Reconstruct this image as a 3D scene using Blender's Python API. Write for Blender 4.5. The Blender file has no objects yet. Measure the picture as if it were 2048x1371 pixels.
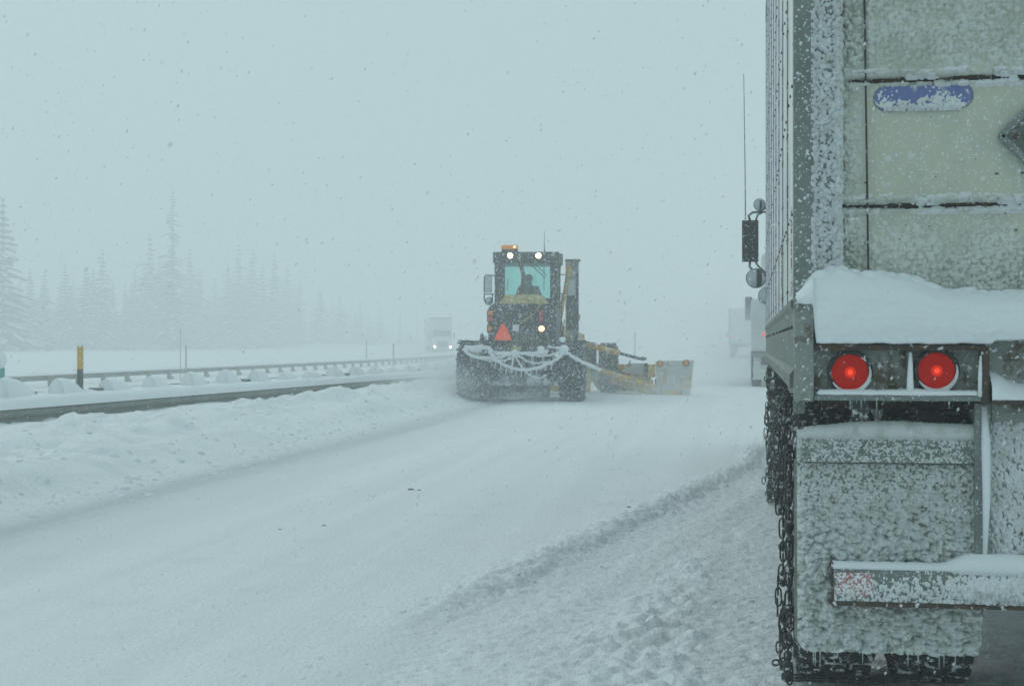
import bpy, math, random
import numpy as np
from mathutils import Matrix, Vector

# ------------------------------------------------------------------ camera
S = bpy.context.scene
COL = S.collection
R = math.radians
FPX = 3000.0                        # focal length in pixels of a 2048 wide picture
YAW = math.atan(475 / FPX)
CAM = Vector((0, 0, 1.2))
cd = bpy.data.cameras.new('camera')
cd.sensor_width = 23.6
cd.lens = FPX / 2048 * 23.6
cd.clip_start = 0.05
cd.clip_end = 2000
cd.dof.use_dof = True
cd.dof.focus_distance = 7.5
cd.dof.aperture_fstop = 8.0
cam = bpy.data.objects.new('camera', cd)
COL.objects.link(cam)
cam.location = CAM
cam.rotation_euler = (R(90), 0, YAW)
S.camera = cam

# ------------------------------------------------------------------ sky and sun
W = bpy.data.worlds.new('World')
S.world = W
W.use_nodes = True
nt = W.node_tree
nt.nodes.clear()
sky = nt.nodes.new('ShaderNodeTexSky')
sky.sky_type = 'NISHITA'
sky.sun_disc = False
SUN_EL, SUN_ROT = R(36), R(-32)
sky.sun_elevation = SUN_EL
sky.sun_rotation = SUN_ROT
sky.dust_density = 4
bg1 = nt.nodes.new('ShaderNodeBackground')
bg1.inputs[1].default_value = 0.05
nt.links.new(sky.outputs[0], bg1.inputs[0])
bg2 = nt.nodes.new('ShaderNodeBackground')       # the even grey-cyan cloud deck
bg2.inputs[0].default_value = (0.436, 0.600, 0.624, 1)
bg2.inputs[1].default_value = 1.04
mx = nt.nodes.new('ShaderNodeMixShader')
mx.inputs[0].default_value = 0.92
out = nt.nodes.new('ShaderNodeOutputWorld')
nt.links.new(bg1.outputs[0], mx.inputs[1])
nt.links.new(bg2.outputs[0], mx.inputs[2])
nt.links.new(mx.outputs[0], out.inputs[0])

sl = bpy.data.lights.new('sun', 'SUN')
sl.energy = 0.85
sl.angle = R(22)
sl.color = (1.0, 0.99, 0.95)
sun = bpy.data.objects.new('sun', sl)
COL.objects.link(sun)
sun.rotation_euler = (R(90) - SUN_EL, 0, -SUN_ROT + R(180))

S.view_settings.view_transform = 'Standard'
S.view_settings.look = 'None'
S.view_settings.exposure = 0.0
S.view_settings.gamma = 1.0
S.view_settings.use_curve_mapping = False
S.render.engine = 'CYCLES'
S.cycles.volume_bounces = 5
S.cycles.max_bounces = 10
S.cycles.diffuse_bounces = 4
S.cycles.transparent_max_bounces = 16
S.cycles.use_denoising = True
S.cycles.sample_clamp_indirect = 4
HAZE = 0.0090

rnd = random.Random(7)
# ------------------------------------------------------------------ picture measurements -> places in the world
cY, sY = math.cos(YAW), math.sin(YAW)
def ray(px, py):
    u, v = (px - 1024) / FPX, (686.5 - py) / FPX
    return Vector((-sY + u * cY, cY + u * sY, v))
def at_y(px, py, Y):
    d = ray(px, py); return CAM + d * (Y / d.y)
def at_depth(px, depth, z=0):
    d = ray(px, 686.5); p = CAM + d * depth
    return Vector((p.x, p.y, z))

# ------------------------------------------------------------------ noise
def _h(ix, iy, s):
    n = (ix.astype(np.int64) * 374761393 + iy.astype(np.int64) * 668265263 + s * 974711) & 0x7fffffff
    n = ((n ^ (n >> 13)) * 1274126177) & 0x7fffffff
    n = (n ^ (n >> 16)) & 0x7fffffff
    return n / float(0x7fffffff)
def vnoise(x, y, s=0):
    ix, iy = np.floor(x), np.floor(y)
    fx, fy = x - ix, y - iy
    fx = fx * fx * fx * (fx * (fx * 6 - 15) + 10); fy = fy * fy * fy * (fy * (fy * 6 - 15) + 10)
    a = _h(ix, iy, s); b = _h(ix + 1, iy, s); c = _h(ix, iy + 1, s); d = _h(ix + 1, iy + 1, s)
    return (a + (b - a) * fx) * (1 - fy) + (c + (d - c) * fx) * fy
def fbm(x, y, s=0, o=4):
    t, a, n = 0, 1, 0
    for k in range(o):
        t = t + a * vnoise(x * 2 ** k, y * 2 ** k, s + 17 * k); n += a; a *= .5
    return t / n
def domes(x, y, s=0, keep=.7):
    """rounded lumps, one per jittered cell, 0..1"""
    ix, iy = np.floor(x), np.floor(y)
    best = np.zeros_like(x)
    for dx in (-1, 0, 1):
        for dy in (-1, 0, 1):
            cx, cy = ix + dx, iy + dy
            jx = cx + .15 + .7 * _h(cx, cy, s); jy = cy + .15 + .7 * _h(cx, cy, s + 5)
            r = .35 + .5 * _h(cx, cy, s + 9)
            k = (_h(cx, cy, s + 3) < keep)
            d2 = ((x - jx) ** 2 + (y - jy) ** 2) / r ** 2
            best = np.maximum(best, np.where(k, np.sqrt(np.clip(1 - d2, 0, 1)) * r * 1.2, 0))
    return best
def sst(a, b, x):
    t = np.clip((x - a) / (b - a), 0, 1); return t * t * (3 - 2 * t)

# ------------------------------------------------------------------ materials
def mat(name, col, rough=.6, metal=0, spot=None, spot_scale=8, spot_lo=.45, spot_hi=.6, bump=0, bump_scale=60, emit=None, estr=0,
        stretch=(1, 1, 1), snow=0, snow_scale=30, alpha=1, trans=0):
    m = bpy.data.materials.new(name); m.use_nodes = True
    n, l = m.node_tree.nodes, m.node_tree.links
    b = n['Principled BSDF']
    b.inputs['Roughness'].default_value = rough
    b.inputs['Metallic'].default_value = metal
    b.inputs['Base Color'].default_value = (*col, 1)
    tc = n.new('ShaderNodeTexCoord'); mp = n.new('ShaderNodeMapping'); mp.inputs['Scale'].default_value = stretch
    l.new(tc.outputs['Object'], mp.inputs[0])
    cur = None
    def layer(c2, scale, lo, hi, cur, det=6):
        nz = n.new('ShaderNodeTexNoise'); nz.inputs['Scale'].default_value = scale; nz.inputs['Detail'].default_value = det
        nz.inputs['Roughness'].default_value = .65
        l.new(mp.outputs[0], nz.inputs['Vector'])
        r = n.new('ShaderNodeMapRange'); r.inputs[1].default_value = lo; r.inputs[2].default_value = hi
        l.new(nz.outputs[0], r.inputs[0])
        mixn = n.new('ShaderNodeMix'); mixn.data_type = 'RGBA'
        l.new(r.outputs[0], mixn.inputs[0])
        if cur is None: mixn.inputs[6].default_value = (*col, 1)
        else: l.new(cur, mixn.inputs[6])
        mixn.inputs[7].default_value = (*c2, 1)
        return mixn.outputs[2]
    if spot: cur = layer(spot, spot_scale, spot_lo, spot_hi, cur)
    if snow: cur = layer((.80, .83, .86), snow_scale, .62 - snow * .25, .70 - snow * .25, cur, 3)
    if cur is not None: l.new(cur, b.inputs['Base Color'])
    if bump:
        nz = n.new('ShaderNodeTexNoise'); nz.inputs['Scale'].default_value = bump_scale; nz.inputs['Detail'].default_value = 5
        l.new(mp.outputs[0], nz.inputs['Vector'])
        bp = n.new('ShaderNodeBump'); bp.inputs['Strength'].default_value = bump; bp.inputs['Distance'].default_value = .01
        l.new(nz.outputs[0], bp.inputs['Height']); l.new(bp.outputs[0], b.inputs['Normal'])
    if emit:
        b.inputs['Emission Color'].default_value = (*emit, 1); b.inputs['Emission Strength'].default_value = estr
    if trans:
        b.inputs['Transmission Weight'].default_value = trans; b.inputs['IOR'].default_value = 1.02
    return m
SNOWC = (.83, .86, .885)
M = {}
M['snow'] = mat('fresh snow', SNOWC, .9, bump=.35, bump_scale=90, spot=(.80, .83, .855), spot_scale=1.1)
M['snow_soft'] = mat('drifted snow', SNOWC, .95, bump=.25, bump_scale=150)
M['rime'] = mat('rime crust', (.80, .83, .85), .85, bump=.5, bump_scale=220, spot=(.70, .72, .70), spot_scale=18)
M['door_frost'] = mat('door frost', (.65, .68, .64), .85, bump=.4, bump_scale=220, spot=(.56, .58, .52), spot_scale=9)
M['grime_snow'] = mat('grey slush crust', (.66, .69, .68), .85, bump=.4, bump_scale=200, spot=(.50, .52, .49), spot_scale=20, spot_lo=.5, spot_hi=.66)
M['cream'] = mat('cream door paint', (.53, .54, .44), .5, spot=(.46, .48, .41), spot_scale=7, bump=.5, bump_scale=170, stretch=(1, 1, .7), snow=.14, snow_scale=170)
M['rust'] = mat('rusted steel', (.055, .045, .035), .8, spot=(.11, .06, .03), spot_scale=20, bump=.5, snow=.12, snow_scale=40)
M['steel'] = mat('dull galvanised steel', (.20, .225, .215), .6, .2, spot=(.155, .175, .165), spot_scale=6, bump=.15, snow=.12, snow_scale=130)
M['steel_green'] = mat('weathered rail steel', (.17, .19, .165), .6, .2, spot=(.12, .14, .12), spot_scale=4, bump=.2, stretch=(1, 1, 3), snow=.05, snow_scale=50)
M['plate'] = mat('rusted frame plate', (.27, .29, .27), .65, .2, spot=(.10, .075, .045), spot_scale=14, spot_lo=.5, spot_hi=.62, bump=.3, snow=.12, snow_scale=60)
M['side_white'] = mat('white trailer side', (.72, .72, .68), .45, spot=(.50, .52, .54), spot_scale=1.6, bump=.1, bump_scale=8)
M['black'] = mat('black rubber', (.022, .024, .026), .75, spot=(.04, .042, .045), spot_scale=12, bump=.4, snow=.16, snow_scale=45)
M['tread'] = mat('tyre rubber', (.018, .02, .022), .85, spot=(.05, .055, .058), spot_scale=9, bump=.5, snow=.30, snow_scale=26)
M['dark'] = mat('dark painted metal', (.03, .036, .038), .6, spot=(.055, .06, .062), spot_scale=5, bump=.3, snow=.22, snow_scale=22)
M['chain'] = mat('wet chain steel', (.035, .04, .042), .4, .6, bump=.3, snow=.1, snow_scale=80)
M['chrome'] = mat('dull chrome', (.20, .24, .245), .25, .9, snow=.1, snow_scale=60)
M['mirror_back'] = mat('mirror housing black', (.012, .02, .02), .5, snow=.12, snow_scale=60)
M['mirror_glass'] = mat('mirror glass', (.40, .45, .46), .08, 1.0, snow=.14, snow_scale=22)
M['mud'] = mat('white mud flap', (.26, .275, .24), .8, spot=(.19, .20, .16), spot_scale=12, bump=.4)
M['yellow'] = mat('plow yellow paint', (.66, .36, .03), .6, spot=(.28, .18, .05), spot_scale=6, bump=.25, snow=.24, snow_scale=11)
M['beige'] = mat('faded hood yellow', (.46, .36, .14), .7, spot=(.32, .25, .12), spot_scale=6, snow=.18, snow_scale=20)
M['brown'] = mat('rusty exhaust pipe', (.13, .07, .035), .7, spot=(.05, .04, .035), spot_scale=16, snow=.2, snow_scale=40)
M['wing_grey'] = mat('snow dusted grey plate', (.62, .63, .62), .8, spot=(.45, .30, .10), spot_scale=3, spot_lo=.55, spot_hi=.65, snow=.25, snow_scale=6)
M['mast'] = mat('weathered mast steel', (.40, .41, .39), .7, spot=(.12, .125, .12), spot_scale=3, snow=.25, snow_scale=10)
M['clod'] = mat('packed snow clod', (.82, .845, .865), .9, spot=(.76, .78, .79), spot_scale=1.2, bump=.4, bump_scale=40)
M['caked'] = mat('slush caked steel', (.20, .215, .20), .8, spot=(.40, .42, .42), spot_scale=3, spot_lo=.42, spot_hi=.6, snow=.45, snow_scale=7, bump=.6, bump_scale=30)
M["delin"] = mat('amber reflective post', (.62, .34, .02), .55, snow=.08, snow_scale=50)
M['delin_dark'] = mat('dark post foot', (.04, .05, .05), .7, snow=.15, snow_scale=60)
M['teal'] = mat('teal plate', (.06, .30, .28), .6, snow=.15, snow_scale=40)
M['red_pole'] = mat('faded red marker', (.50, .32, .30), .6)
M['grey_pole'] = mat('grey marker post', (.20, .23, .23), .6)
M['truck_white'] = mat('white truck body', (.60, .62, .62), .5, spot=(.52, .54, .54), spot_scale=.8)
M['glass_dark'] = mat('dark windscreen', (.03, .04, .045), .15)
M['needle'] = mat('dark conifer needles', (.045, .075, .06), .8, spot=(.03, .05, .04), spot_scale=1.5)
M['bark'] = mat('conifer bark', (.07, .055, .045), .9)
M['ice'] = mat('icicle', (.55, .62, .64), .25)
M['tape_red'] = mat('red reflective tape', (.40, .16, .16), .5, snow=.62, snow_scale=120)
M['red_lens'] = mat('lit red lens', (.22, .008, .006), .55, emit=(1, .02, .005), estr=.15, bump=.3, bump_scale=300, snow=0)
M['red_lens'].node_tree.nodes['Principled BSDF'].inputs['Specular IOR Level'].default_value = .12
M['red_warm'] = mat('red lamp reflector glow', (.4, .02, .01), .6, emit=(1, .035, .008), estr=.42)
M['red_warm'].node_tree.nodes['Principled BSDF'].inputs['Specular IOR Level'].default_value = .1
M['red_hot'] = mat('red lamp filament glow', (.8, .05, .02), .3, emit=(1, .06, .012), estr=.95)
M['red_dim'] = mat('red lens with faint glow', (.42, .03, .03), .35, emit=(1, .05, .04), estr=.05, snow=.15, snow_scale=60)  # faint glow put into the red of lenses and triangle border
M['amber_dim'] = mat('amber lens with faint glow', (.50, .18, .03), .35, emit=(1, .3, .05), estr=.12, snow=.1, snow_scale=60)  # amber lens colour lifted by a weak added glow
M['amber_lit'] = mat('lit amber lamp', (.9, .5, .3), .3, emit=(1, .55, .28), estr=3.2)
M['white_lit'] = mat('lit work lamp', (.9, .9, .8), .3, emit=(1, .86, .48), estr=7)
M['head_lit'] = mat('lit headlamp', (.9, .9, .9), .3, emit=(1, .98, .86), estr=22)
M['far_red'] = mat('lit far tail lamp', (.6, .05, .04), .3, emit=(1, .06, .04), estr=.8)
M['beacon'] = mat('orange beacon lens', (.62, .22, .02), .3, emit=(1, .32, .03), estr=.22, snow=.1, snow_scale=50)
M['smv'] = mat('orange reflective triangle', (.90, .09, .02), .45, emit=(1, .09, .03), estr=.25, spot=(.7, .66, .64), spot_scale=9, spot_lo=.55, spot_hi=.75)
M['skin'] = mat('skin', (.36, .22, .16), .6)
M['coat'] = mat('dark coat', (.035, .04, .05), .85)
M['vest'] = mat('red orange jacket panel', (.30, .09, .04), .8)
M['cap'] = mat('black cap', (.02, .022, .025), .8)
M['seat'] = mat('cab seat cloth', (.07, .06, .05), .85)
M['flake'] = mat('snow flake', (.90, .92, .94), .9)
fm = M['flake'].node_tree
tb = fm.nodes.new('ShaderNodeBsdfTranslucent'); tb.inputs[0].default_value = (.93, .94, .95, 1)
ms_ = fm.nodes.new('ShaderNodeMixShader'); ms_.inputs[0].default_value = .72
fm.links.new(fm.nodes['Principled BSDF'].outputs[0], ms_.inputs[1]); fm.links.new(tb.outputs[0], ms_.inputs[2])
fm.links.new(ms_.outputs[0], fm.nodes['Material Output'].inputs['Surface'])
# cab glass, teal tinted
g = bpy.data.materials.new('teal cab glass'); g.use_nodes = True
gn, gl = g.node_tree.nodes, g.node_tree.links
gn.clear()
o_ = gn.new('ShaderNodeOutputMaterial'); t_ = gn.new('ShaderNodeBsdfTransparent'); t_.inputs[0].default_value = (.80, .955, .94, 1)
gg = gn.new('ShaderNodeBsdfGlossy'); gg.inputs['Roughness'].default_value = .15; gg.inputs[0].default_value = (.8, .9, .9, 1)
mm = gn.new('ShaderNodeMixShader'); mm.inputs[0].default_value = .10
gl.new(t_.outputs[0], mm.inputs[1]); gl.new(gg.outputs[0], mm.inputs[2]); gl.new(mm.outputs[0], o_.inputs[0])
M['glass'] = g
# blue sticker, worn print under frost
def two_tone(name, c1, c2, scale, lo, hi, stretch):
    return mat(name, c1, .5, spot=c2, spot_scale=scale, spot_lo=lo, spot_hi=hi, stretch=stretch, bump=.3, snow=.10, snow_scale=60)
M['sticker'] = two_tone('blue sticker print', (.13, .17, .38), (.36, .39, .45), 30, .50, .60, (1, 1, .45))
M['graphic'] = two_tone('faded lavender side print', (.52, .53, .66), (.68, .69, .68), 2.2, .40, .58, (1, 1, 1.2))

# ------------------------------------------------------------------ mesh building
class MB:
    def __init__(s): s.v = []; s.f = []; s.m = []; s.mi = 0
    def add(s, vs, fs):
        o = len(s.v); s.v += [tuple(p) for p in vs]; s.f += [tuple(i + o for i in f) for f in fs]; s.m += [s.mi] * len(fs); return s
    def box(s, x0, x1, y0, y1, z0, z1):
        return s.add([(x, y, z) for z in (z0, z1) for y in (y0, y1) for x in (x0, x1)],
                     [(0, 2, 3, 1), (4, 5, 7, 6), (0, 1, 5, 4), (2, 6, 7, 3), (0, 4, 6, 2), (1, 3, 7, 5)])
    def bar(s, a, b, w, h=None, up=(0, 0, 1)):
        a, b = Vector(a), Vector(b); h = h or w
        d = (b - a).normalized(); sd = d.cross(Vector(up))
        if sd.length < 1e-4: sd = d.cross(Vector((1, 0, 0)))
        sd.normalize(); u = sd.cross(d)
        vs = [p + sd * i * w / 2 + u * j * h / 2 for p in (a, b) for (i, j) in ((-1, -1), (1, -1), (1, 1), (-1, 1))]
        return s.add(vs, [(3, 2, 1, 0), (4, 5, 6, 7), (0, 1, 5, 4), (1, 2, 6, 5), (2, 3, 7, 6), (3, 0, 4, 7)])
    def tube(s, pts, r, n=8, cap=True, closed=False):
        pts = [Vector(p) for p in pts]; k = len(pts)
        rr = r if isinstance(r, (list, tuple)) else [r] * k
        vs, prev = [], None
        for i, p in enumerate(pts):
            if closed: d = pts[(i + 1) % k] - pts[i - 1]
            else: d = pts[min(i + 1, k - 1)] - pts[max(i - 1, 0)]
            d.normalize()
            if prev is None:
                u = d.cross(Vector((0, 0, 1)))
                if u.length < .01: u = d.cross(Vector((1, 0, 0)))
            else: u = prev - d * prev.dot(d)
            u.normalize(); prev = u; w = d.cross(u)
            vs += [p + (u * math.cos(2 * math.pi * j / n) + w * math.sin(2 * math.pi * j / n)) * rr[i] for j in range(n)]
        fs = [(i * n + j, i * n + (j + 1) % n, (i + 1) * n + (j + 1) % n, (i + 1) * n + j) for i in range(k - 1) for j in range(n)]
        if closed: fs += [((k - 1) * n + j, (k - 1) * n + (j + 1) % n, (j + 1) % n, j) for j in range(n)]
        elif cap: fs += [tuple(range(n))[::-1], tuple(range((k - 1) * n, k * n))]
        return s.add(vs, fs)
    def cyl(s, a, b, r, n=16, r1=None): return s.tube([a, b], [r, r if r1 is None else r1], n)
    def ball(s, c, r, n=10, sc=(1, 1, 1)):
        vs, m = [], n // 2
        for i in range(m + 1):
            t = math.pi * i / m
            for j in range(n):
                p = 2 * math.pi * j / n
                vs.append((c[0] + r * sc[0] * math.sin(t) * math.cos(p), c[1] + r * sc[1] * math.sin(t) * math.sin(p), c[2] + r * sc[2] * math.cos(t)))
        return s.add(vs, [(i * n + j, (i + 1) * n + j, (i + 1) * n + (j + 1) % n, i * n + (j + 1) % n) for i in range(m) for j in range(n)])
    def prism(s, poly, a, b, axis='y'):
        n = len(poly)
        def P(p, t): return {'y': (p[0], t, p[1]), 'x': (t, p[0], p[1]), 'z': (p[0], p[1], t)}[axis]
        return s.add([P(p, a) for p in poly] + [P(p, b) for p in poly],
                     [tuple(range(n))[::-1], tuple(range(n, 2 * n))] + [(i, (i + 1) % n, n + (i + 1) % n, n + i) for i in range(n)])
    def loft(s, rings, cap=True, closed=True):
        n, k = len(rings[0]), len(rings); vs = [p for r in rings for p in r]
        jn = n if closed else n - 1
        fs = [(i * n + j, i * n + (j + 1) % n, (i + 1) * n + (j + 1) % n, (i + 1) * n + j) for i in range(k - 1) for j in range(jn)]
        if cap: fs += [tuple(range(n))[::-1], tuple(range((k - 1) * n, k * n))]
        return s.add(vs, fs)
    def lathe_x(s, prof, cy, cz, n=40):
        """prof: (x, radius) list, turned about the x axis through (cy, cz)"""
        vs = [(x, cy + r * math.cos(2 * math.pi * j / n), cz + r * math.sin(2 * math.pi * j / n)) for x, r in prof for j in range(n)]
        return s.add(vs, [(i * n + j, i * n + (j + 1) % n, (i + 1) * n + (j + 1) % n, (i + 1) * n + j) for i in range(len(prof) - 1) for j in range(n)])
    def lathe_y(s, prof, cx, cz, n=32):
        vs = [(cx + r * math.cos(2 * math.pi * j / n), y, cz + r * math.sin(2 * math.pi * j / n)) for y, r in prof for j in range(n)]
        return s.add(vs, [(i * n + j, i * n + (j + 1) % n, (i + 1) * n + (j + 1) % n, (i + 1) * n + j) for i in range(len(prof) - 1) for j in range(n)])
    def build(s, name, m, parent=None, world=False, smooth=False, bevel=0, **props):
        v = s.v
        if world and parent:
            mt, p = Matrix(), parent
            while p: mt = Matrix.LocRotScale(p.location, p.rotation_euler, p.scale) @ mt; p = p.parent
            inv = mt.inverted(); v = [tuple(inv @ Vector(q)) for q in v]
        me = bpy.data.meshes.new(name); me.from_pydata(v, [], s.f)
        ms = m if isinstance(m, (list, tuple)) else [m]
        for q in ms: me.materials.append(M[q] if isinstance(q, str) else q)
        if len(ms) > 1: me.polygons.foreach_set('material_index', s.m)
        if smooth: me.polygons.foreach_set('use_smooth', [True] * len(me.polygons))
        me.update()
        return obj(name, me, parent, bevel, **props)
def obj(name, me, parent=None, bevel=0, **props):
    o = bpy.data.objects.new(name, me); COL.objects.link(o); o.parent = parent
    if bevel:
        b = o.modifiers.new('bevel', 'BEVEL'); b.width = bevel; b.segments = 2; b.limit_method = 'ANGLE'
    for k, q in props.items(): o[k] = q
    return o
def thing(name, label, cat, loc=(0, 0, 0), rz=0, group=None):
    o = bpy.data.objects.new(name, None); COL.objects.link(o); o.location = loc; o.rotation_euler = (0, 0, rz)
    o['label'] = label; o['category'] = cat
    if group: o['group'] = group
    o.empty_display_size = .2
    return o
def tag(o, label, cat, group=None):
    o['label'] = label; o['category'] = cat
    if group: o['group'] = group
    return o
def kids(o): return [c for c in bpy.data.objects if c.parent == o]
def copy_tree(o, parent=None, ch=None):
    if ch is None:
        ch = {}
        for c in bpy.data.objects:
            if c.parent: ch.setdefault(c.parent.name, []).append(c)
    c = o.copy(); COL.objects.link(c); c.parent = parent
    for k in ch.get(o.name, []): copy_tree(k, c, ch)
    return c
def np_mesh(name, V, F, m, parent=None, smooth=True, **props):
    me = bpy.data.meshes.new(name)
    V = np.asarray(V, dtype=np.float32); F = np.asarray(F, dtype=np.int32); k = F.shape[1]
    me.vertices.add(len(V)); me.vertices.foreach_set('co', V.ravel())
    me.loops.add(F.size); me.loops.foreach_set('vertex_index', F.ravel())
    me.polygons.add(len(F)); me.polygons.foreach_set('loop_start', np.arange(0, F.size, k, dtype=np.int32))
    me.polygons.foreach_set('loop_total', np.full(len(F), k, dtype=np.int32))
    if smooth: me.polygons.foreach_set('use_smooth', np.ones(len(F), dtype=bool))
    me.materials.append(M[m] if isinstance(m, str) else m)
    me.update(); me.validate()
    return obj(name, me, parent, **props)
def grid_faces(nx, ny):
    i = np.arange(nx - 1)[None, :] + np.arange(ny - 1)[:, None] * nx
    i = i.ravel(); return np.stack([i, i + 1, i + nx + 1, i + nx], 1)
def crust(name, xs, zs, yfun, height, m, parent, off=(0, 0, 0), **props):
    """a layer of frozen snow standing out towards -Y from the surface y=yfun; quads wholly under the surface are dropped"""
    X, Z = np.meshgrid(xs, zs); H = height(X, Z)
    Y = yfun(X, Z) - H
    V = np.stack([X - off[0], Y - off[1], Z - off[2]], -1).reshape(-1, 3)
    F = grid_faces(len(xs), len(zs))
    keep = (H.ravel()[F] > 0).any(1); F = F[keep]
    used = np.unique(F); mp = np.zeros(len(V), int); mp[used] = np.arange(len(used))
    return np_mesh(name, V[used], mp[F][:, ::1], m, parent, **props)

# ------------------------------------------------------------------ ground
def rail_x(y): return -10.92 + .0665 * y - .0016 * np.maximum(0, y - 36) ** 2 * (y < 400)
def far_rail_x(y): return -25.8 - .008 * y - .0006 * np.maximum(0, y - 84) ** 2
def edge_x(y): return -5.12 - .016 * (y - 9) - .0006 * np.maximum(0, y - 30) ** 2
def gz(x, y):
    x = np.asarray(x, float); y = np.asarray(y, float)
    near = np.exp(-np.maximum(y - 25, 0) / 60)
    z = .012 * (fbm(x * .5, y * .25, 3) - .5) + .006 * (fbm(x * 7, y * 5, 4) - .5) * near
    # long grader streaks along the lane
    st = fbm((x + .03 * y) * 3.2, y * .07, 31, 3) - .5
    z += .0022 * (fbm((x + .02 * y) * 26, y * .25, 32, 3) - .5) * sst(-5.5, -4, x) * (1 - sst(-1.6, -.6, x)) * (y < 40) + .0025 * st * sst(-5.5, -3.5, x) * (1 - sst(-1.4, .1, x))
    # plowed bank at the left
    e = edge_x(y) + .35 * (fbm(y * .45, y * 0 + 1, 12) - .5) - .15 * (fbm(y * 3, y * 0 + 5, 13) - .5)
    t = sst(0, 1.3, e - x)
    prof = .20 * sst(0, .8, e - x) - .10 * sst(1.6, 3.8, e - x)
    lumps = .8 * (.42 * np.clip(fbm(x * .9, y * .7, 21, 4) - .42, 0, 1) + .22 * domes(x * 2.1, y * 1.3, 22, .4) * fbm(x * .6, y * .5, 23)
             + .13 * domes(x * 4.5, y * 3.2, 25, .5) * sst(.38, .6, fbm(x * .8, y * .6, 26)) + .15 * (fbm(x * 5, y * 4, 24, 5) - .5)
             + .05 * domes(x * 9, y * 7, 27, .5) * sst(.4, .6, fbm(x * 1.3, y * 1.1, 28)))
    lumps = lumps + .10 * domes(x * 4, y * 3, 29, .6) * np.exp(-((e - x - .25) / .3) ** 2)
    rx = rail_x(y)
    nearrail = 1 - .72 * sst(2.0, .3, x - rx)
    z += (-.045 + .05 * sst(.45, .6, fbm(y * .33, y * 0, 30)) + .05 * fbm(y * 3, x * 3, 33)) * sst(1.6, .2, x - rx) * (x > rx - .3)
    z += prof + t * lumps * nearrail
    # shallow dark groove left by the blade's heel at the bank foot
    z -= .025 * np.exp(-((x - e - .35) / .22) ** 2)
    # right-hand side: the step left by the plow, wheel tracks, churned strip
    L = -1.09 + (y - 8) * .163
    L = np.where(y > 15, .05 + (y - 15) * .05, L)
    dd = x - L
    fade = sst(5.3, 7.6, y) * (1 - sst(17, 30, y))
    jag = .10 * (fbm(y * 3.5, y * 0 + 3, 41) - .5)
    z += .018 * np.exp(-((dd + .12 + jag) / .10) ** 2) * fade * (.6 + .8 * fbm(x * 8, y * 8, 42)) + (.022 * domes(x * 17, y * 15, 47, .6) + .016 * domes(x * 34, y * 30, 55, .5)) * np.exp(-((dd + .05) / .22) ** 2) * fade
    z -= .034 * sst(-.06, .06, dd + jag) * fade
    z += .010 * np.exp(-((dd - .42) / .09) ** 2) * fade
    z -= .008 * np.exp(-((dd - .62) / .12) ** 2) * fade
    rough = sst(.45, .95, dd + .22 * (fbm(x * 2, y * 2, 43) - .5)) * (1 - sst(14, 24, y)) * sst(2, 4, y)
    track = sst(-.28, -.12, x) * sst(4, 6, y) * (1 - sst(2.9, 3.1, x))
    rr = rough * (1 - .8 * track)
    z += rr * (.06 * np.clip(fbm(x * 3, y * 3, 44) - .35, 0, 1) + .018 * domes(x * 9, y * 9, 45, .3) + .020 * domes(x * 21, y * 21, 46, .4)
               + .042 * (fbm(x * 13, y * 13, 48, 5) - .5) + .02 * domes(x * 3, y * 3, 49, .22)) + sst(.05, .3, dd) * (1 - sst(14, 24, y)) * (.028 * (fbm(x * 22, y * 22, 57, 4) - .5) + .006 * domes(x * 30, y * 30, 56, .4))
    z += .05 * rough * np.exp(-((x + .55) / .25) ** 2) * fbm(x * 4, y * 4, 50) * sst(6, 7, y)
    # behind the near rail: deep snow sloping to the median, then the far carriageway
    b = rx - x
    z += .36 * sst(.05, .35, b) + .03 * (fbm(x * .7, y * .6, 51) - .5) * sst(.1, .8, b)
    z -= .95 * sst(.8, 11, b) * sst(.05, .35, b)
    fr = far_rail_x(y) - x
    z += .0 * fr
    z += .30 * sst(1.2, 2.6, fr) * (1 + .4 * fbm(x * .3, y * .1, 52)) + np.clip(fr - 2, 0, 220) * .0052
    z += .25 * (fbm(x * .05, y * .03, 53) - .5) * sst(6, 20, fr)
    # right verge
    z += .5 * sst(6, 9, x) + .1 * fbm(x * .5, y * .4, 54) * sst(5, 8, x)
    # tyre prints of the trailer
    return z
xs = np.concatenate([-(13 * 1.09 ** np.arange(1, 39))[::-1], np.arange(-13, -6, .07), np.arange(-6, -2.2, .05), np.arange(-2.2, 1.0, .016),
                     np.arange(1.0, 4, .05), 4 * 1.12 ** np.arange(0, 34)])
xs = xs[(xs > -330) & (xs < 180)]
ys = [-40, -30, -20, -12, -8, -5, -3, -1, 0, 1, 2, 2.6, 3.1, 3.5]
while ys[-1] < 13: ys.append(ys[-1] + max(.016, ys[-1] * .0032))
while ys[-1] < 60: ys.append(ys[-1] * 1.0062)
while ys[-1] < 540: ys.append(ys[-1] * 1.03)
ys = np.array(ys)
Xg, Yg = np.meshgrid(xs, ys)
Zg = gz(Xg, Yg)
snowy = bpy.data.materials.new('road snow'); snowy.use_nodes = True
n, l = snowy.node_tree.nodes, snowy.node_tree.links
b = n['Principled BSDF']; b.inputs['Roughness'].default_value = .85
tc = n.new('ShaderNodeTexCoord'); mp = n.new('ShaderNodeMapping'); mp.inputs['Scale'].default_value = (3.0, .12, 1)
l.new(tc.outputs['Object'], mp.inputs[0])
nz = n.new('ShaderNodeTexNoise'); nz.inputs['Scale'].default_value = 1.0; nz.inputs['Detail'].default_value = 7; nz.inputs['Roughness'].default_value = .6
l.new(mp.outputs[0], nz.inputs['Vector'])
cr = n.new('ShaderNodeValToRGB'); cr.color_ramp.elements[0].position = .35; cr.color_ramp.elements[0].color = (.775, .805, .825, 1)
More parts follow.
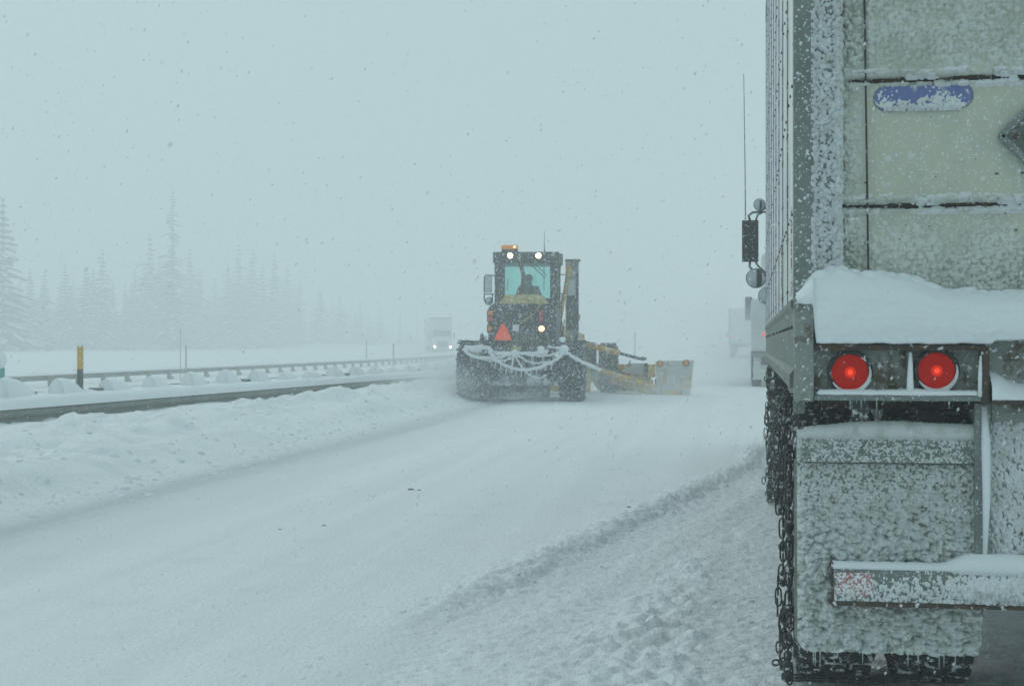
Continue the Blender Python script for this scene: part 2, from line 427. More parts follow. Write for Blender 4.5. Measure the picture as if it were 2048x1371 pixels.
cr.color_ramp.elements[1].position = .62; cr.color_ramp.elements[1].color = (.84, .865, .885, 1)
l.new(nz.outputs[0], cr.inputs[0])
n2 = n.new('ShaderNodeTexNoise'); n2.inputs['Scale'].default_value = 2.2; n2.inputs['Detail'].default_value = 8; l.new(tc.outputs['Object'], n2.inputs['Vector'])
c2 = n.new('ShaderNodeMapRange'); c2.inputs[1].default_value = .58; c2.inputs[2].default_value = .75; c2.inputs[4].default_value = .35
l.new(n2.outputs[0], c2.inputs[0])
mxx = n.new('ShaderNodeMix'); mxx.data_type = 'RGBA'; l.new(c2.outputs[0], mxx.inputs[0]); l.new(cr.outputs[0], mxx.inputs[6]); mxx.inputs[7].default_value = (.70, .70, .67, 1)
# compacted grey strip along the foot of the bank and painted shade under the trailer (attribute)
at = n.new('ShaderNodeAttribute'); at.attribute_name = 'greyed'
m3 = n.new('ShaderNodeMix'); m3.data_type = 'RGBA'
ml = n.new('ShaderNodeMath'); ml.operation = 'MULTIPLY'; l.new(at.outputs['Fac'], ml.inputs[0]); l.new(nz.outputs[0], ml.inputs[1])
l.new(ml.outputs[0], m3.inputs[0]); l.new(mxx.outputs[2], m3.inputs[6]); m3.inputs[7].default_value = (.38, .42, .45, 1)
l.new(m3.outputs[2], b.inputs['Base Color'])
n4 = n.new('ShaderNodeTexNoise'); n4.inputs['Scale'].default_value = 45; n4.inputs['Detail'].default_value = 6; l.new(tc.outputs['Object'], n4.inputs['Vector'])
bp = n.new('ShaderNodeBump'); bp.inputs['Strength'].default_value = .8; bp.inputs['Distance'].default_value = .02
l.new(n4.outputs[0], bp.inputs['Height']); l.new(bp.outputs[0], b.inputs['Normal'])
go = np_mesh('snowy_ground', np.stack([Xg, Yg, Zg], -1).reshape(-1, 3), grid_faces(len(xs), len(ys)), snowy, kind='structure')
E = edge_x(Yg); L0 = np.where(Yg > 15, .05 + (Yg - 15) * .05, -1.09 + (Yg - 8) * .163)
greyed = 1.15 * np.exp(-((Xg - E - .45) / .42) ** 2) + .28 * np.exp(-((Xg - E - 1.2) / .3) ** 2) + .25 * np.exp(-((Xg - L0 - .1) / .12) ** 2) * (Yg < 30) + .5 * (Xg > .75) * (Xg < 2.1) * (Yg > 5)  # bank-foot strips, darker line by the step, then trailer shade painted in
a = go.data.attributes.new('greyed', 'FLOAT', 'POINT'); a.data.foreach_set('value', greyed.ravel().astype(np.float32))
def G0(x, y): return float(gz(np.array([x]), np.array([y]))[0])

# loose clods of plowed snow on the bank, along the step and in the churned strip
rc_ = np.random.default_rng(11)
XLIM = .05
def clods(spots, label, m):
    me_v, me_f = [], []
    t = (1 + 5 ** .5) / 2
    ico = np.array([(-1, t, 0), (1, t, 0), (-1, -t, 0), (1, -t, 0), (0, -1, t), (0, 1, t), (0, -1, -t), (0, 1, -t), (t, 0, -1), (t, 0, 1), (-t, 0, -1), (-t, 0, 1)], float) / 1.9
    fc = np.array([(0, 11, 5), (0, 5, 1), (0, 1, 7), (0, 7, 10), (0, 10, 11), (1, 5, 9), (5, 11, 4), (11, 10, 2), (10, 7, 6), (7, 1, 8), (3, 9, 4), (3, 4, 2), (3, 2, 6), (3, 6, 8), (3, 8, 9), (4, 9, 5), (2, 4, 11), (6, 2, 10), (8, 6, 7), (9, 8, 1)])
    k = 0
    for x, y, sz_ in spots:
        a = rc_.random() * 6.28; V = ico * (.55 + .75 * rc_.random((12, 1))) * np.array([rc_.uniform(.8, 1.5), rc_.uniform(.7, 1.2), rc_.uniform(.45, .8)]) * sz_
        c, s_ = math.cos(a), math.sin(a); V = np.stack([V[:, 0] * c - V[:, 1] * s_, V[:, 0] * s_ + V[:, 1] * c, V[:, 2]], 1)
        V += np.array([x, y, 0]); me_v.append(V); me_f.append(fc + 12 * k); k += 1
    P3 = np.array([(x, y) for x, y, _ in spots]); Z3 = gz(P3[:, 0], P3[:, 1])
    Vv = np.concatenate(me_v); Vv[:, 2] += np.repeat(Z3 - np.array([q[2] for q in spots]) * .12, 12)
    o = np_mesh('snow_clods', Vv, np.concatenate(me_f), m, None, smooth=False, kind='stuff', label=label)
    md = o.modifiers.new('round', 'SUBSURF'); md.levels = 1; md.render_levels = 1
    return o
sp = []
for _ in range(2200):
    y = 6 + 34 * rc_.random() ** 1.3; e = float(edge_x(np.array(y))); w_ = rc_.random()
    sp.append((e + .15 - 3.4 * w_ ** 1.4 if rc_.random() < .72 else e + rc_.normal(0, .22), y, .012 + .055 * rc_.random() ** 3))
clods(sp, 'broken clods of plowed snow on the roadside bank', 'clod')
sp = []
for _ in range(900):
    y = 4.5 + 13 * rc_.random() ** 1.2; L_ = -1.09 + (y - 8) * .163
    if rc_.random() < .45: x = L_ + rc_.normal(-.04, .10)
    else: x = L_ + .5 + 1.2 * rc_.random()
    if x < XLIM: sp.append((x, y, .005 + .018 * rc_.random() ** 3))
clods(sp, 'small snow crumbs on the ridge and churned strip beside the trailer', 'snow_soft')

# ------------------------------------------------------------------ near trailer
D = 4.77                                                   # distance to the rear face
XL, XR = .14, 2.70
XC = (XL + XR) / 2
TL = 8.15
TOP = 4.05
tr = thing('semi_trailer', 'frost crusted cream box trailer seen from behind with round lit red tail lights', 'trailer', (XC, D, 0))
def P(px, py, Y=D): p = at_y(px, py, Y); return p.x, p.z
def add(mb, name, m, parent=tr, **k): return mb.build(name, m, parent, world=True, **k)
SB = 1.335                                                  # bottom of the side panels
# body core (inner box behind the skins)
add(MB().box(XL + .03, XR - .03, D + .13, D + TL - .02, SB - .28, TOP - .03), 'body', 'dark')
add(MB().box(XL, XR, D, D + TL, TOP - .03, TOP), 'roof', 'steel')
add(MB().box(XL - .006, XL + .02, D + .02, D + TL, TOP - .14, TOP + .005), 'top_rail', 'steel', bevel=.004)
# side panels with their rivets
NP = 10
pl = TL / NP
rv = MB()
for k in range(NP):
    y0, y1 = D + .03 + k * pl * .996, D + .03 + (k + 1) * pl * .996 - .014
    add(MB().box(XL, XL + .028, y0, y1, SB + .003, TOP - .142), 'side_panel', 'side_white' if k < 2 else 'graphic', bevel=.003)
    add(MB().box(XR - .028, XR, y0, y1, SB + .003, TOP - .142), 'side_panel', 'side_white', bevel=.003)
    add(MB().box(XL - .004, XL + .006, y1 - .006, y1 + .022, SB + .003, TOP - .145), 'panel_seam', 'plate')
    for yy in (y0 + .035, y1 - .035):
        z = SB + .05
        while z < TOP - .16:
            rv.cyl((XL - .005, yy, z), (XL + .001, yy, z), .006, 6); z += .19
    z = 1.62
    while z < TOP - .2:
        for q in range(1, 4): rv.cyl((XL - .005, y0 + q * pl / 4, z), (XL + .001, y0 + q * pl / 4, z), .006, 6)
        z += .42
add(rv, 'rivets', 'rust', kind='stuff')
for k in range(5):
    y0 = D + .3 + k * 1.55
    add(MB().box(XL - .002, XL + .001, y0, y0 + .30, SB + .03, SB + .075 ), 'reflective_tape', 'tape_red')
    add(MB().box(XL - .0035, XL + .001, y0 + .02, y0 + .10, SB + .10, SB + .32 ), 'reflective_tape', 'tape_red')
# lower side rail with ribs
add(MB().prism([(XL - .012, 1.335), (XL - .012, 1.315), (XL - .002, 1.30), (XL - .002, 1.12), (XL - .016, 1.10), (XL - .016, 1.06), (XL + .08, 1.06), (XL + .08, 1.335)], D + .01, D + TL), 'bottom_rail', 'steel_green')
rb = MB()
for q in range(26): rb.cyl((XL - .008, D + .15 + q * .31, 1.25), (XL + .006, D + .15 + q * .31, 1.25), .006, 6)
add(rb, 'rail_rivets', 'rust', kind='stuff')
for q in range(11): add(MB().box(XL + .1, XR - .1, D + .35 + q * .74, D + .42 + q * .74, .98, 1.06), 'cross_member', 'rust')
for sx in (.55, 2.29): add(MB().box(sx, sx + .08, D + .3, D + TL - .5, .84, .98), 'chassis_rail', 'dark')
# lower side: landing gear further forward, snow on the suspension
sxp = MB()
sxp.box(XL + .05, XL + .12, D + 1.3, D + 2.9, .86, 1.055); add(sxp, 'side_bracket', 'steel_green')
for sx in (.5, 2.34): add(MB().bar((sx, D + 5.0, 1.0), (sx, D + 5.0, .45), .1), 'landing_leg', 'dark')

# rear frame
p0, _ = P(1590, 0); p1, _ = P(1627, 0); p2, _ = P(1676, 0)
PX1, PX2 = p1, p2
ZS = 1.30
for mir in (0, 1):
    f = (lambda x: x) if not mir else (lambda x: 2 * XC - x)
    a, b_ = sorted((f(XL - .004), f(PX1))); add(MB().box(a, b_, D - .004, D + .09, ZS, TOP + .01), 'corner_post', 'steel', bevel=.006)
    a, b_ = sorted((f(PX1 + .001), f(PX2))); add(MB().box(a, b_, D + .018, D + .12, ZS, TOP), 'door_jamb', 'steel', bevel=.004)
add(MB().box(PX2 + .001, 2 * XC - PX2 - .001, D + .012, D + .12, TOP - .12, TOP + .004), 'door_header', 'steel')
# door sections
DY = D + .05
zb = [1.235, 1.628, 2.022, 2.415, 2.808, 3.20, 3.60, TOP - .125]
secs = []
for k in range(7):
    o = add(MB().box(PX2 + .002, 2 * XC - PX2 - .002, DY, DY + .035, zb[k] + .010, zb[k + 1] - .010), 'door_section', 'cream', bevel=.003)
    secs.append(o)
    if k: add(MB().box(PX2 + .002, 2 * XC - PX2 - .002, DY + .016, DY + .03, zb[k] - .012, zb[k] + .012), 'section_joint', 'rust')
xa, za = P(1729, 0, DY - .02); xb_, zb_ = P(1737, 560, DY - .02)
add(MB().tube([(xa, DY - .018, za + .9), (xa, DY - .018, za), (xb_, DY - .018, zb_), (xb_ + .002, DY - .015, 1.25)], .0035, 6), 'door_cable', 'black')
# sticker
def stadium(x0, x1, z0, z1, n=8):
    r = (z1 - z0) / 2; cz = (z0 + z1) / 2
    L_ = [(x1 - r + r * math.cos(t), cz + r * math.sin(t)) for t in np.linspace(-math.pi / 2, math.pi / 2, n)]
    L_ += [(x0 + r + r * math.cos(t), cz + r * math.sin(t)) for t in np.linspace(math.pi / 2, 1.5 * math.pi, n)]
    return L_
sx0, sz0 = P(1748, 222, DY); sx1, sz1 = P(1945, 168, DY)
def tilt(poly, deg):
    cx = (sx0 + sx1) / 2; cz = (sz0 + sz1) / 2; c, s_ = math.cos(R(deg)), math.sin(R(deg))
    return [(cx + (x - cx) * c - (z - cz) * s_, cz + (x - cx) * s_ + (z - cz) * c) for x, z in poly]
stk = add(MB().prism(tilt(stadium(sx0, sx1, sz0, sz1), 1.2), DY - .004, DY - .001), 'sticker', 'sticker', label='blue rounded sticker under frost')
add(MB().prism(tilt(stadium(sx0 - .004, sx1 + .004, sz0 - .004, sz1 + .004), 1.2), DY - .0015, DY + .001), 'sticker_border', 'steel', parent=stk)
# placard holder
hx, hz = P(2133, 272, DY); hd = .205
dia = [(hx - hd, hz), (hx, hz - hd), (hx + hd, hz), (hx, hz + hd)]
ph = add(MB().prism(dia, DY - .006, DY - .001), 'placard_holder', 'beige', bevel=.002)
ph.data.materials[0] = M['steel_green']
fr = MB()
for i in range(4):
    a, b_ = dia[i], dia[(i + 1) % 4]
    ax, az = hx + (a[0] - hx) * .96, hz + (a[1] - hz) * .96; bx, bz = hx + (b_[0] - hx) * .96, hz + (b_[1] - hz) * .96
    fr.bar((ax, DY - .016, az), (bx, DY - .016, bz), .02, .012, up=(0, 1, 0))
    ax, az = hx + (a[0] - hx) * .62, hz + (a[1] - hz) * .62; bx, bz = hx + (b_[0] - hx) * .62, hz + (b_[1] - hz) * .62
    fr.bar((ax, DY - .014, az), (bx, DY - .014, bz), .014, .010, up=(0, 1, 0))
add(fr, 'holder_frame', 'steel', parent=ph)
add(MB().prism([(hx + (q[0] - hx) * .6, hz + (q[1] - hz) * .6) for q in dia], DY - .012, DY - .008), 'placard', 'snow', parent=ph)
for q in ((-.15, .0), (-.10, -.06), (-.11, .055)): add(MB().cyl((hx + q[0], DY - .012, hz + q[1]), (hx + q[0], DY - .004, hz + q[1]), .009, 8), 'bolt', 'rust', parent=ph)

# frost on jamb, door and seams
def dens(a, b_, st): return np.arange(a, b_, st)
xsj = np.concatenate([dens(PX1 - .012, PX2 + .03, .0022)])
zsj = np.concatenate([dens(1.30, 2.66, .0028), dens(2.72, TOP, .02)])
def hj(X, Z):
    e = np.maximum(sst(PX1 + .012, PX1 - .002, X), 0)
    q = .016 * domes(X * 75, Z * 85, 61, .75) + .013 * domes(X * 150, Z * 150, 62, .8) + .008 * (fbm(X * 120, Z * 120, 63, 3) - .5) - .0045 - .004 * sst(.5, .6, fbm(X * 16, Z * 16, 68))
    q += .016 * e * (X > PX1 - .008) + .02 * np.exp(-((X - PX2 - .002) / .010) ** 2) * (.4 + fbm(X * 10, Z * 25, 64))
    q = np.where(X > PX2 + .012, q - .05 * (X - PX2 - .012) / .02, q)
    return np.where(X < PX1 - .009, -.004, q)
crust('frost_crust', xsj, zsj, lambda X, Z: D + .019 + 0 * X, hj, 'rime', tr, (XC, D, 0))
xsd = np.concatenate([dens(PX2 - .004, .90, .0026), dens(.90, 2.5, .03)])
zsd = np.concatenate([dens(1.25, 2.66, .0026), dens(2.72, TOP - .13, .03)])
XCAB = (xa + xb_) / 2
def hd_(X, Z):
    big = fbm(X * 2.5, Z * 2.5, 71, 3)
    # where frost sits: bottom of the door, left margin, above seams, top right
    cov = .62 * sst(1.66, 1.40, Z) + .55 * sst(2.02, 2.10, Z) + .9 * sst(PX2 + .06, PX2, X) + .5 * sst(1.56, 1.36, Z) * sst(.5, .9, X) * .6
    cov = cov + .30 * sst(XCAB + .0, XCAB - .02, X)
    seam = 0
    for z0 in zb[1:5]:
        seam = seam + .032 * (.5 + domes(X * 50, Z * 50, 86, .8)) * np.exp(-((Z - z0 - .017 - .004 * np.sin(X * 30)) / .010) ** 2) * sst(.30, .5, fbm(X * 22, Z * 0 + z0, 72)) \
             + .020 * (.6 + domes(X * 60, Z * 60, 87, .8)) * np.exp(-((Z - z0 + .015) / .007) ** 2) * sst(.34, .52, fbm(X * 26, Z * 0 + z0 + 4, 73))
        seam = seam - .03 * np.exp(-((Z - z0) / .006) ** 2)
    edge = .012 * np.exp(-((X - XCAB - .012) / .008) ** 2) * sst(.35, .6, fbm(Z * 18, X * 0, 74)) * sst(1.95, 2.05, Z)
    q = .026 * domes(X * 72, Z * 72, 75, .9) * np.clip(cov + .02, 0, 1.2) + .010 * domes(X * 150, Z * 150, 76, .6) * (.15 + cov) + .006 * domes(X * 60, Z * 60, 78, .03)
    q += .030 * domes(X * 22, Z * 22, 77, .6) * sst(PX2 + .11, PX2 + .01, X) * sst(.3, .55, fbm(X * 6, Z * 6, 79))
    q += .028 * domes(X * 18, Z * 18, 80, .7) * sst(1.47, 1.33, Z)
    q -= .0046 - .0012 * np.clip(cov, 0, 1) * (.5 + big)
    return q + seam + edge
crust('frost_crust', xsd, zsd, lambda X, Z: DY - .0005 + 0 * X, hd_, 'door_frost', tr, (XC, D, 0))
for z0 in zb[1:5]:
    fine = z0 < 2.5
    crust('seam_snow', np.concatenate([dens(PX2 + .004, .92, .0026 if fine else .02), dens(.92, 2.5, .03)]), dens(z0 - .034, z0 + .042, .0026 if fine else .008), lambda X, Z: DY - .0008 + 0 * X,
          lambda X, Z: (.034 * domes(X * 42, Z * 52, 88, .85) + .014 * domes(X * 110, Z * 110, 89, .8)) * (np.exp(-((Z - z0 - .020 - .005 * np.sin(X * 21)) / .011) ** 2) * sst(.30, .46, fbm(X * 11, X * 0 + z0, 90))
          + .8 * np.exp(-((Z - z0 + .017) / .008) ** 2) * sst(.36, .5, fbm(X * 13, X * 0 + z0 + 7, 91))) - .0035, 'rime', tr, (XC, D, 0))
rs = MB(); r2 = random.Random(4)
for q in range(46):
    x, z = PX2 + .02 + r2.random() * 1.1, 1.45 + r2.random() * 1.1; q_ = r2.uniform(.0015, .0045)
    rs.ball((x, DY - .005, z), q_, 6, (1.2, 1, .9))
add(rs, 'rust_spots', 'rust', kind='stuff')
# light frost grains on the corner post
crust('frost_crust', dens(XL, PX1, .0025), dens(1.32, 2.66, .0025), lambda X, Z: D - .0045 + 0 * X,
      lambda X, Z: .007 * domes(X * 150, Z * 150, 81, .05) - .0030, 'rime', tr, (XC, D, 0), kind='stuff')
# sticker frost along its lower rim
crust('frost_crust', dens(sx0, sx1, .003), dens(sz0 - .006, sz1 + .004, .003), lambda X, Z: DY - .0045 + 0 * X,
      lambda X, Z:   .011 * domes(X * 130, Z * 130, 82, .8) * sst(sz0 + .045, sz0 + .008, Z + .06 * (fbm(X * 20, Z * 20, 83) - .5)) +
      .008 * domes(X * 160, Z * 160, 84, .5) * sst(.35, .6, fbm(X * 14, Z * 14, 85)) + .012 * np.exp(-((Z - sz0 - .006) / .004) ** 2) - .004
      - .05 * (((np.abs(X - (sx0 + sx1) / 2) - (sx1 - sx0) / 2 + .03) / .03) ** 2 + ((Z - (sz0 + sz1) / 2) / .034) ** 2 > 1.0) * (np.abs(X - (sx0 + sx1) / 2) > (sx1 - sx0) / 2 - .03), 'rime', tr, (XC, D, 0))

# sill, light boxes, frame below
ZLB0, ZLB1 = P(1700, 797)[1], P(1700, 692)[1]
xb0, xb1 = P(1598, 740)[0], P(1968, 740)[0]
for mir in (0, 1):
    f = (lambda x: x) if not mir else (lambda x: 2 * XC - x)
    def bx(x0, x1, y0, y1, z0, z1): a, b_ = sorted((f(x0), f(x1))); return MB().box(a, b_, y0, y1, z0, z1)
    lb = add(bx(XL + .002, xb1, D - .03, D + .06, ZLB0, ZLB1), 'light_box', 'plate', bevel=.004)
    add(bx(XL - .004, XL + .055, D - .085, D - .001, 1.02, 1.335), 'end_plate', 'plate', parent=lb, bevel=.004)
    add(bx(XL + .056, xb1, D - .09, D - .031, ZLB1 - .014, ZLB1 + .004), 'frame_top', 'rust', parent=lb, bevel=.004)
    add(bx(XL + .056, xb1, D - .09, D - .031, ZLB0 - .004, ZLB0 + .012), 'frame_bottom', 'steel', parent=lb, bevel=.003)
    add(bx(xb1 - .022, xb1 + .003, D - .095, D - .025, ZLB0 - .01, ZLB1 - .015), 'frame_end', 'rust', parent=lb, bevel=.006)
    dx = P(1815, 740)[0]
    add(bx(dx - .008, dx + .008, D - .08, D - .031, ZLB0 + .013, ZLB1 - .015), 'divider', 'steel', parent=lb, bevel=.003)
    for lx_, lz_ in ((1700, 745), (1873, 742)):
        lx, lz = P(lx_, lz_, D - .05); lx = f(lx)
        gm = add(MB().lathe_y([(D - .031, .068), (D - .055, .069), (D - .060, .062), (D - .052, .056), (D - .04, .054), (D - .031, .054)], lx, lz), 'tail_light', 'black', parent=lb, smooth=True)
        add(MB().lathe_y([(D - .034, .0555), (D - .046, .0545)] + [(D - .050 - .008 * (1 - (q / 13) ** 2) - (.0012 if q % 2 else 0), .0535 * q / 13 + .001) for q in range(13, -1, -1)], lx, lz), 'lens', 'red_lens', parent=lb, smooth=True)
        add(MB().lathe_y([(D - .0596, .0085), (D - .0625, .0068), (D - .0635, .001)], lx, lz, 20), 'bulb_glow', 'red_hot', parent=lb, smooth=True)
        add(MB().lathe_y([(D - .056, .0185), (D - .0598, .0150), (D - .0610, .001)], lx, lz, 20), 'reflector_glow', 'red_warm', parent=lb, smooth=True)
        # frost ring caught on the lower half of the rubber ring
        sg = MB(); arc = [R(t) for t in range(-150, 30, 12)]
        sg.tube([(lx + .0605 * math.cos(t), D - .060, lz + .0605 * math.sin(t)) for t in arc], [.0015 + .0065 * math.sin((i + .5) / len(arc) * math.pi) for i in range(len(arc))], 6)
        add(sg, 'ring_frost', 'rime', parent=lb, smooth=True)
# snow caps along ledges: rounded strips
def ledge(x0, x1, yc, z, r, seed, name='ledge_snow', parent=tr, m='snow_soft', flat=.8):
    xx = np.arange(x0, x1 + .004, .006); n_ = 12
    rings = []
    for x in xx:
        k = 1 + .5 * (fbm(np.array([x * 14.]), np.array([seed * 1.]), 90)[0] - .5)
        e = min(1, max(.15, min(x - x0, x1 - x) / .012))
        rings.append([(x, yc + r * 1.25 * k * e * math.cos(t), z + r * flat * k * e * math.sin(t) * (1 if math.sin(t) > 0 else .35)
                       + .0022 * (rnd.random() - .5)) for t in np.linspace(0, 2 * math.pi, n_, endpoint=False)])
    return add(MB().loft(rings), name, m, parent=parent, smooth=True)
ledge(XL + .06, xb1 - .02, D - .07, ZLB0 + .016, .019, 1)
dxs = P(1815, 740)[0]
add(MB().tube([(dxs, D - .083, ZLB0 + .02), (dxs - .001, D - .085, ZLB0 + .06), (dxs, D - .085, ZLB0 + .10), (dxs, D - .083, ZLB1 - .02)], [.012, .010, .008, .004], 8), 'divider_snow', 'snow_soft', smooth=True)
add(MB().tube([(xb1 - .026, D - .096, ZLB0 + .01), (xb1 - .026, D - .098, ZLB0 + .08), (xb1 - .024, D - .097, ZLB1 - .03)], [.006, .006, .003], 8), 'divider_snow', 'snow_soft', smooth=True)
# centre sill between the two boxes: plate with scalloped snow, then the lower dark lip
cx0, cx1 = xb1 + .008, 2 * XC - xb1 - .008
zr0 = P(2010, 735)[1]; zr1 = P(2010, 680)[1]
add(MB().box(cx0, cx1, D - .02, D + .08, ZLB0 - .006, ZLB1 + .05), 'rear_sill', 'plate', bevel=.003)
add(MB().box(cx0, cx1, D - .11, D - .021, ZLB0 - .012, ZLB0 + .0), 'sill_lip', 'rust', bevel=.003)
def hsill(X, Z):
    top = ZLB0 + .045 + .035 * np.exp(-((X - cx0) / .05) ** 2) + .02 * (fbm(X * 6, X * 0, 95) - .5)
    return np.where(Z < top, .085 * np.sqrt(np.clip((top - Z) / .05, 0, 1)) , -.004)
crust('sill_snow', dens(cx0, cx1, .006), dens(ZLB0 + .001, ZLB0 + .12, .004), lambda X, Z: D - .0205 + 0 * X, hsill, 'snow_soft', tr, (XC, D, 0))

# the big load of snow on the sill
def snow_load():
    xx = np.concatenate([np.arange(XL + .002, .95, .005), np.arange(.95, 2 * XC - XL + .012, .025)]); t = np.linspace(0, 1, 74)
    Xm, T = np.meshgrid(xx, t)
    top = 1.405 + .02 * np.sin(Xm * 5 + .4) + .035 * (fbm(Xm * 4, Xm * 0, 101) - .5) - .035 * sst(.33, .62, Xm) + .012 * np.exp(-((Xm - .27) / .06) ** 2)
    top = top - .07 * sst(XL + .07, XL - .01, Xm)
    bot = ZLB1 + .008 + .008 * (fbm(Xm * 30, Xm * 0, 102) - .5) + .12 * sst(XL + .062, XL + .05, Xm) + .012 * sst(xb1, xb1 + .02, Xm)
    dep = .135 + .03 * (fbm(Xm * 5, Xm * 0 + 3, 103) - .5) - .05 * sst(XL + .06, XL, Xm)
    # section: from the door, over the rounded top, down the front, tucked back under
    ang = T * math.pi * .5 * 1.0
    s1 = np.clip(T / .45, 0, 1); s2 = np.clip((T - .45) / .45, 0, 1); s3 = np.clip((T - .9) / .1, 0, 1)
    Y = D + .07 - (.07 + dep) * np.sin(s1 * math.pi / 2) ** .85 - .012 * np.sin(s2 * math.pi) + .10 * s3
    H = top - bot
    Z = top - H * .45 * (1 - np.cos(s1 * math.pi / 2)) - H * .55 * s2 * 1.0 - .004 * s3
    q = .010 * (fbm(Xm * 9, T * 5, 104) - .5) + .005 * (fbm(Xm * 45, T * 26, 105, 3) - .5) + .006 * domes(Xm * 50, T * 14, 106, .6) * sst(.82, .95, T)
    q = q + .022 * domes(Xm * 26, T * 14, 107, .6) * sst(.28, .02, T)
    Y = Y - q; Z = Z + q * .6 * (T < .6)
    V = np.stack([Xm - XC, Y - D, Z], -1).reshape(-1, 3)
    F = grid_faces(len(xx), len(t))[:, ::-1]
    for col in (0, len(xx) - 1):
        pass
    o = np_mesh('snow_load', V, F, 'snow', tr)
    return o
snow_load()
add(MB().ball((XL + .04, D - .02, 1.34), .042, 12, (.95, 1.1, .75)), 'snow_lump', 'snow', smooth=True)

# hanger bar, mud flap, icicles
FX0, FX1 = P(1592, 1000, D + .03)[0], P(1953, 1000, D + .03)[0]
for mir in (0, 1):
    f = (lambda x: x) if not mir else (lambda x: 2 * XC - x)
    hb0, hb1 = P(1700, 925, D + .02)[1], P(1700, 866, D + .02)[1]
    a, b_ = sorted((f(FX0), f(FX1)))
    hb = add(MB().box(a, b_, D + .012, D + .045, hb0, hb1 ), 'flap_hanger', 'steel', bevel=.003)
    for q in (1612, 1723, 1832, 1942):
        bx_, bz_ = P(q, 905, D + .01)
        if q == 1942: bx_ -= .008
        add(MB().cyl((f(bx_), D + .004, bz_), (f(bx_), D + .013, bz_), .0125, 6), 'bolt', 'steel', parent=hb, bevel=.002)
    # flap
    fx = np.linspace(-.008, FX1 + .008 - FX0, 110 if mir == 0 else 60); zbtm = P(1700, 1303, D + .04)[1]
    fz = np.linspace(zbtm, hb0 + .004, 130 if mir == 0 else 60)
    Xm, Zm = np.meshgrid(fx, fz)
    w_ = FX1 + .008 - FX0
    rc = .045
    # rounded bottom corners: pull rows in
    dz = np.clip((zbtm + rc - Zm) / rc, 0, 1); inset = rc * (1 - np.sqrt(1 - dz ** 2))
    Xs = inset + (Xm + .008) / (w_ + .008) * (w_ - 2 * inset + .004) - .004
    Xs = Xs + .012 * sst(hb0, zbtm, Zm) * (Xm / w_)
    Yb = D + .036 + .014 * np.sin((Zm - zbtm) * 3.0) + .03 * sst(.03, -.008, Xm)
    Xw = (FX0 + Xs) if mir == 0 else 2 * XC - (FX0 + Xs)
    K = grid_faces(len(fx), len(fz)) if mir == 0 else grid_faces(len(fx), len(fz))[:, ::-1]
    fl = np_mesh('mud_flap', np.stack([Xw - XC, Yb - D, Zm], -1).reshape(-1, 3), K, 'mud', tr)
    so = fl.modifiers.new('thickness', 'SOLIDIFY'); so.thickness = .007; so.offset = -1 if mir == 0 else -1
    # crust on the flap
    q1 = np.linspace(.004, w_ - .006, 290 if mir == 0 else 60); q2 = np.linspace(zbtm + .004, hb1 + .006 , 380 if mir == 0 else 60)
    A, B = np.meshgrid(q1, q2)
    dz = np.clip((zbtm + rc - B) / rc, 0, 1); inset = rc * (1 - np.sqrt(1 - dz ** 2))
    As = inset + A / w_ * (w_ - 2 * inset) + .012 * sst(hb0, zbtm, B) * (A / w_)
    X_ = FX0 + As
    dirn = fbm(X_ * 3, B * 3, 111)
    lowz = sst(hb0, hb0 - .34, B)
    c1 = domes(X_ * 75 + 3 * dirn, B * 90, 112, .95); c2_ = domes(X_ * 40, B * 62 + 4 * dirn, 113, .95); c3 = domes(X_ * 24, B * 30, 117, .9)
    H = .016 * domes(X_ * 105, B * 115, 118, .9) * (1 - .6 * lowz) + .014 * c1 * (.6 + .4 * lowz) + .026 * c2_ * sst(.1, .6, lowz) + .026 * c3 * sst(.5, 1, lowz) + .005 * (fbm(X_ * 120, B * 120, 114, 3) - .5)
    H = H - .0035 - .003 * lowz - .003 * (1 - lowz) * sst(.5, .7, fbm(X_ * 4, B * 4, 115)) - .010 * sst(.56, .7, fbm(X_ * 9, B * 9, 116)) * sst(.25, .6, lowz) * (1 - sst(.7, 1, lowz))
    H = np.where(B > hb0 - .004, -.01, H)
    Y_ = D + .036 + .014 * np.sin((B - zbtm) * 3.0) + .03 * sst(.03, -.008, As) - .0005 - H
    Xw = X_ if mir == 0 else 2 * XC - X_
    F = grid_faces(len(q1), len(q2)); F = F if mir == 0 else F[:, ::-1]
    F = F[(H.ravel()[F] > 0).any(1)]
    np_mesh('flap_crust', np.stack([Xw - XC, Y_ - D, B], -1).reshape(-1, 3), F, 'grime_snow', fl)
    # wavy drift on top of the hanger bar
    rg = []
    for k, x in enumerate(np.linspace(FX0 + .003, FX1 - .003, 90)):
        u = k / 89; hgt = .014 + .034 * math.sin(min(1, u * 1.25 + .05) * math.pi * .62) ** 1.5 * (1 - .55 * u) + .003 * rnd.random()
        if u < .04: hgt *= .5
        xw = f(x)
        rg.append([(xw, D + .009, hb1 - .022 + .004 * rnd.random()), (xw, D + .004, hb1 + hgt * .5), (xw, D + .016, hb1 + hgt), (xw, D + .045, hb1 + hgt * .9), (xw, D + .05, hb1 - .01)])
    add(MB().loft(rg, cap=True), 'hanger_snow', 'grime_snow', smooth=True)
    # frost film on the bar
    if mir == 0:
        crust('frost_crust', dens(FX0 + .002, FX1 - .002, .0026), dens(hb0 + .002, hb1, .0026), lambda X, Z: D + .0115 + 0 * X,
              lambda X, Z: .006 * domes(X * 170, Z * 170, 121, .6) - .0024 + .006 * np.exp(-((X - FX0) / .01) ** 2), 'grime_snow', tr, (XC, D, 0))
    ic = MB()
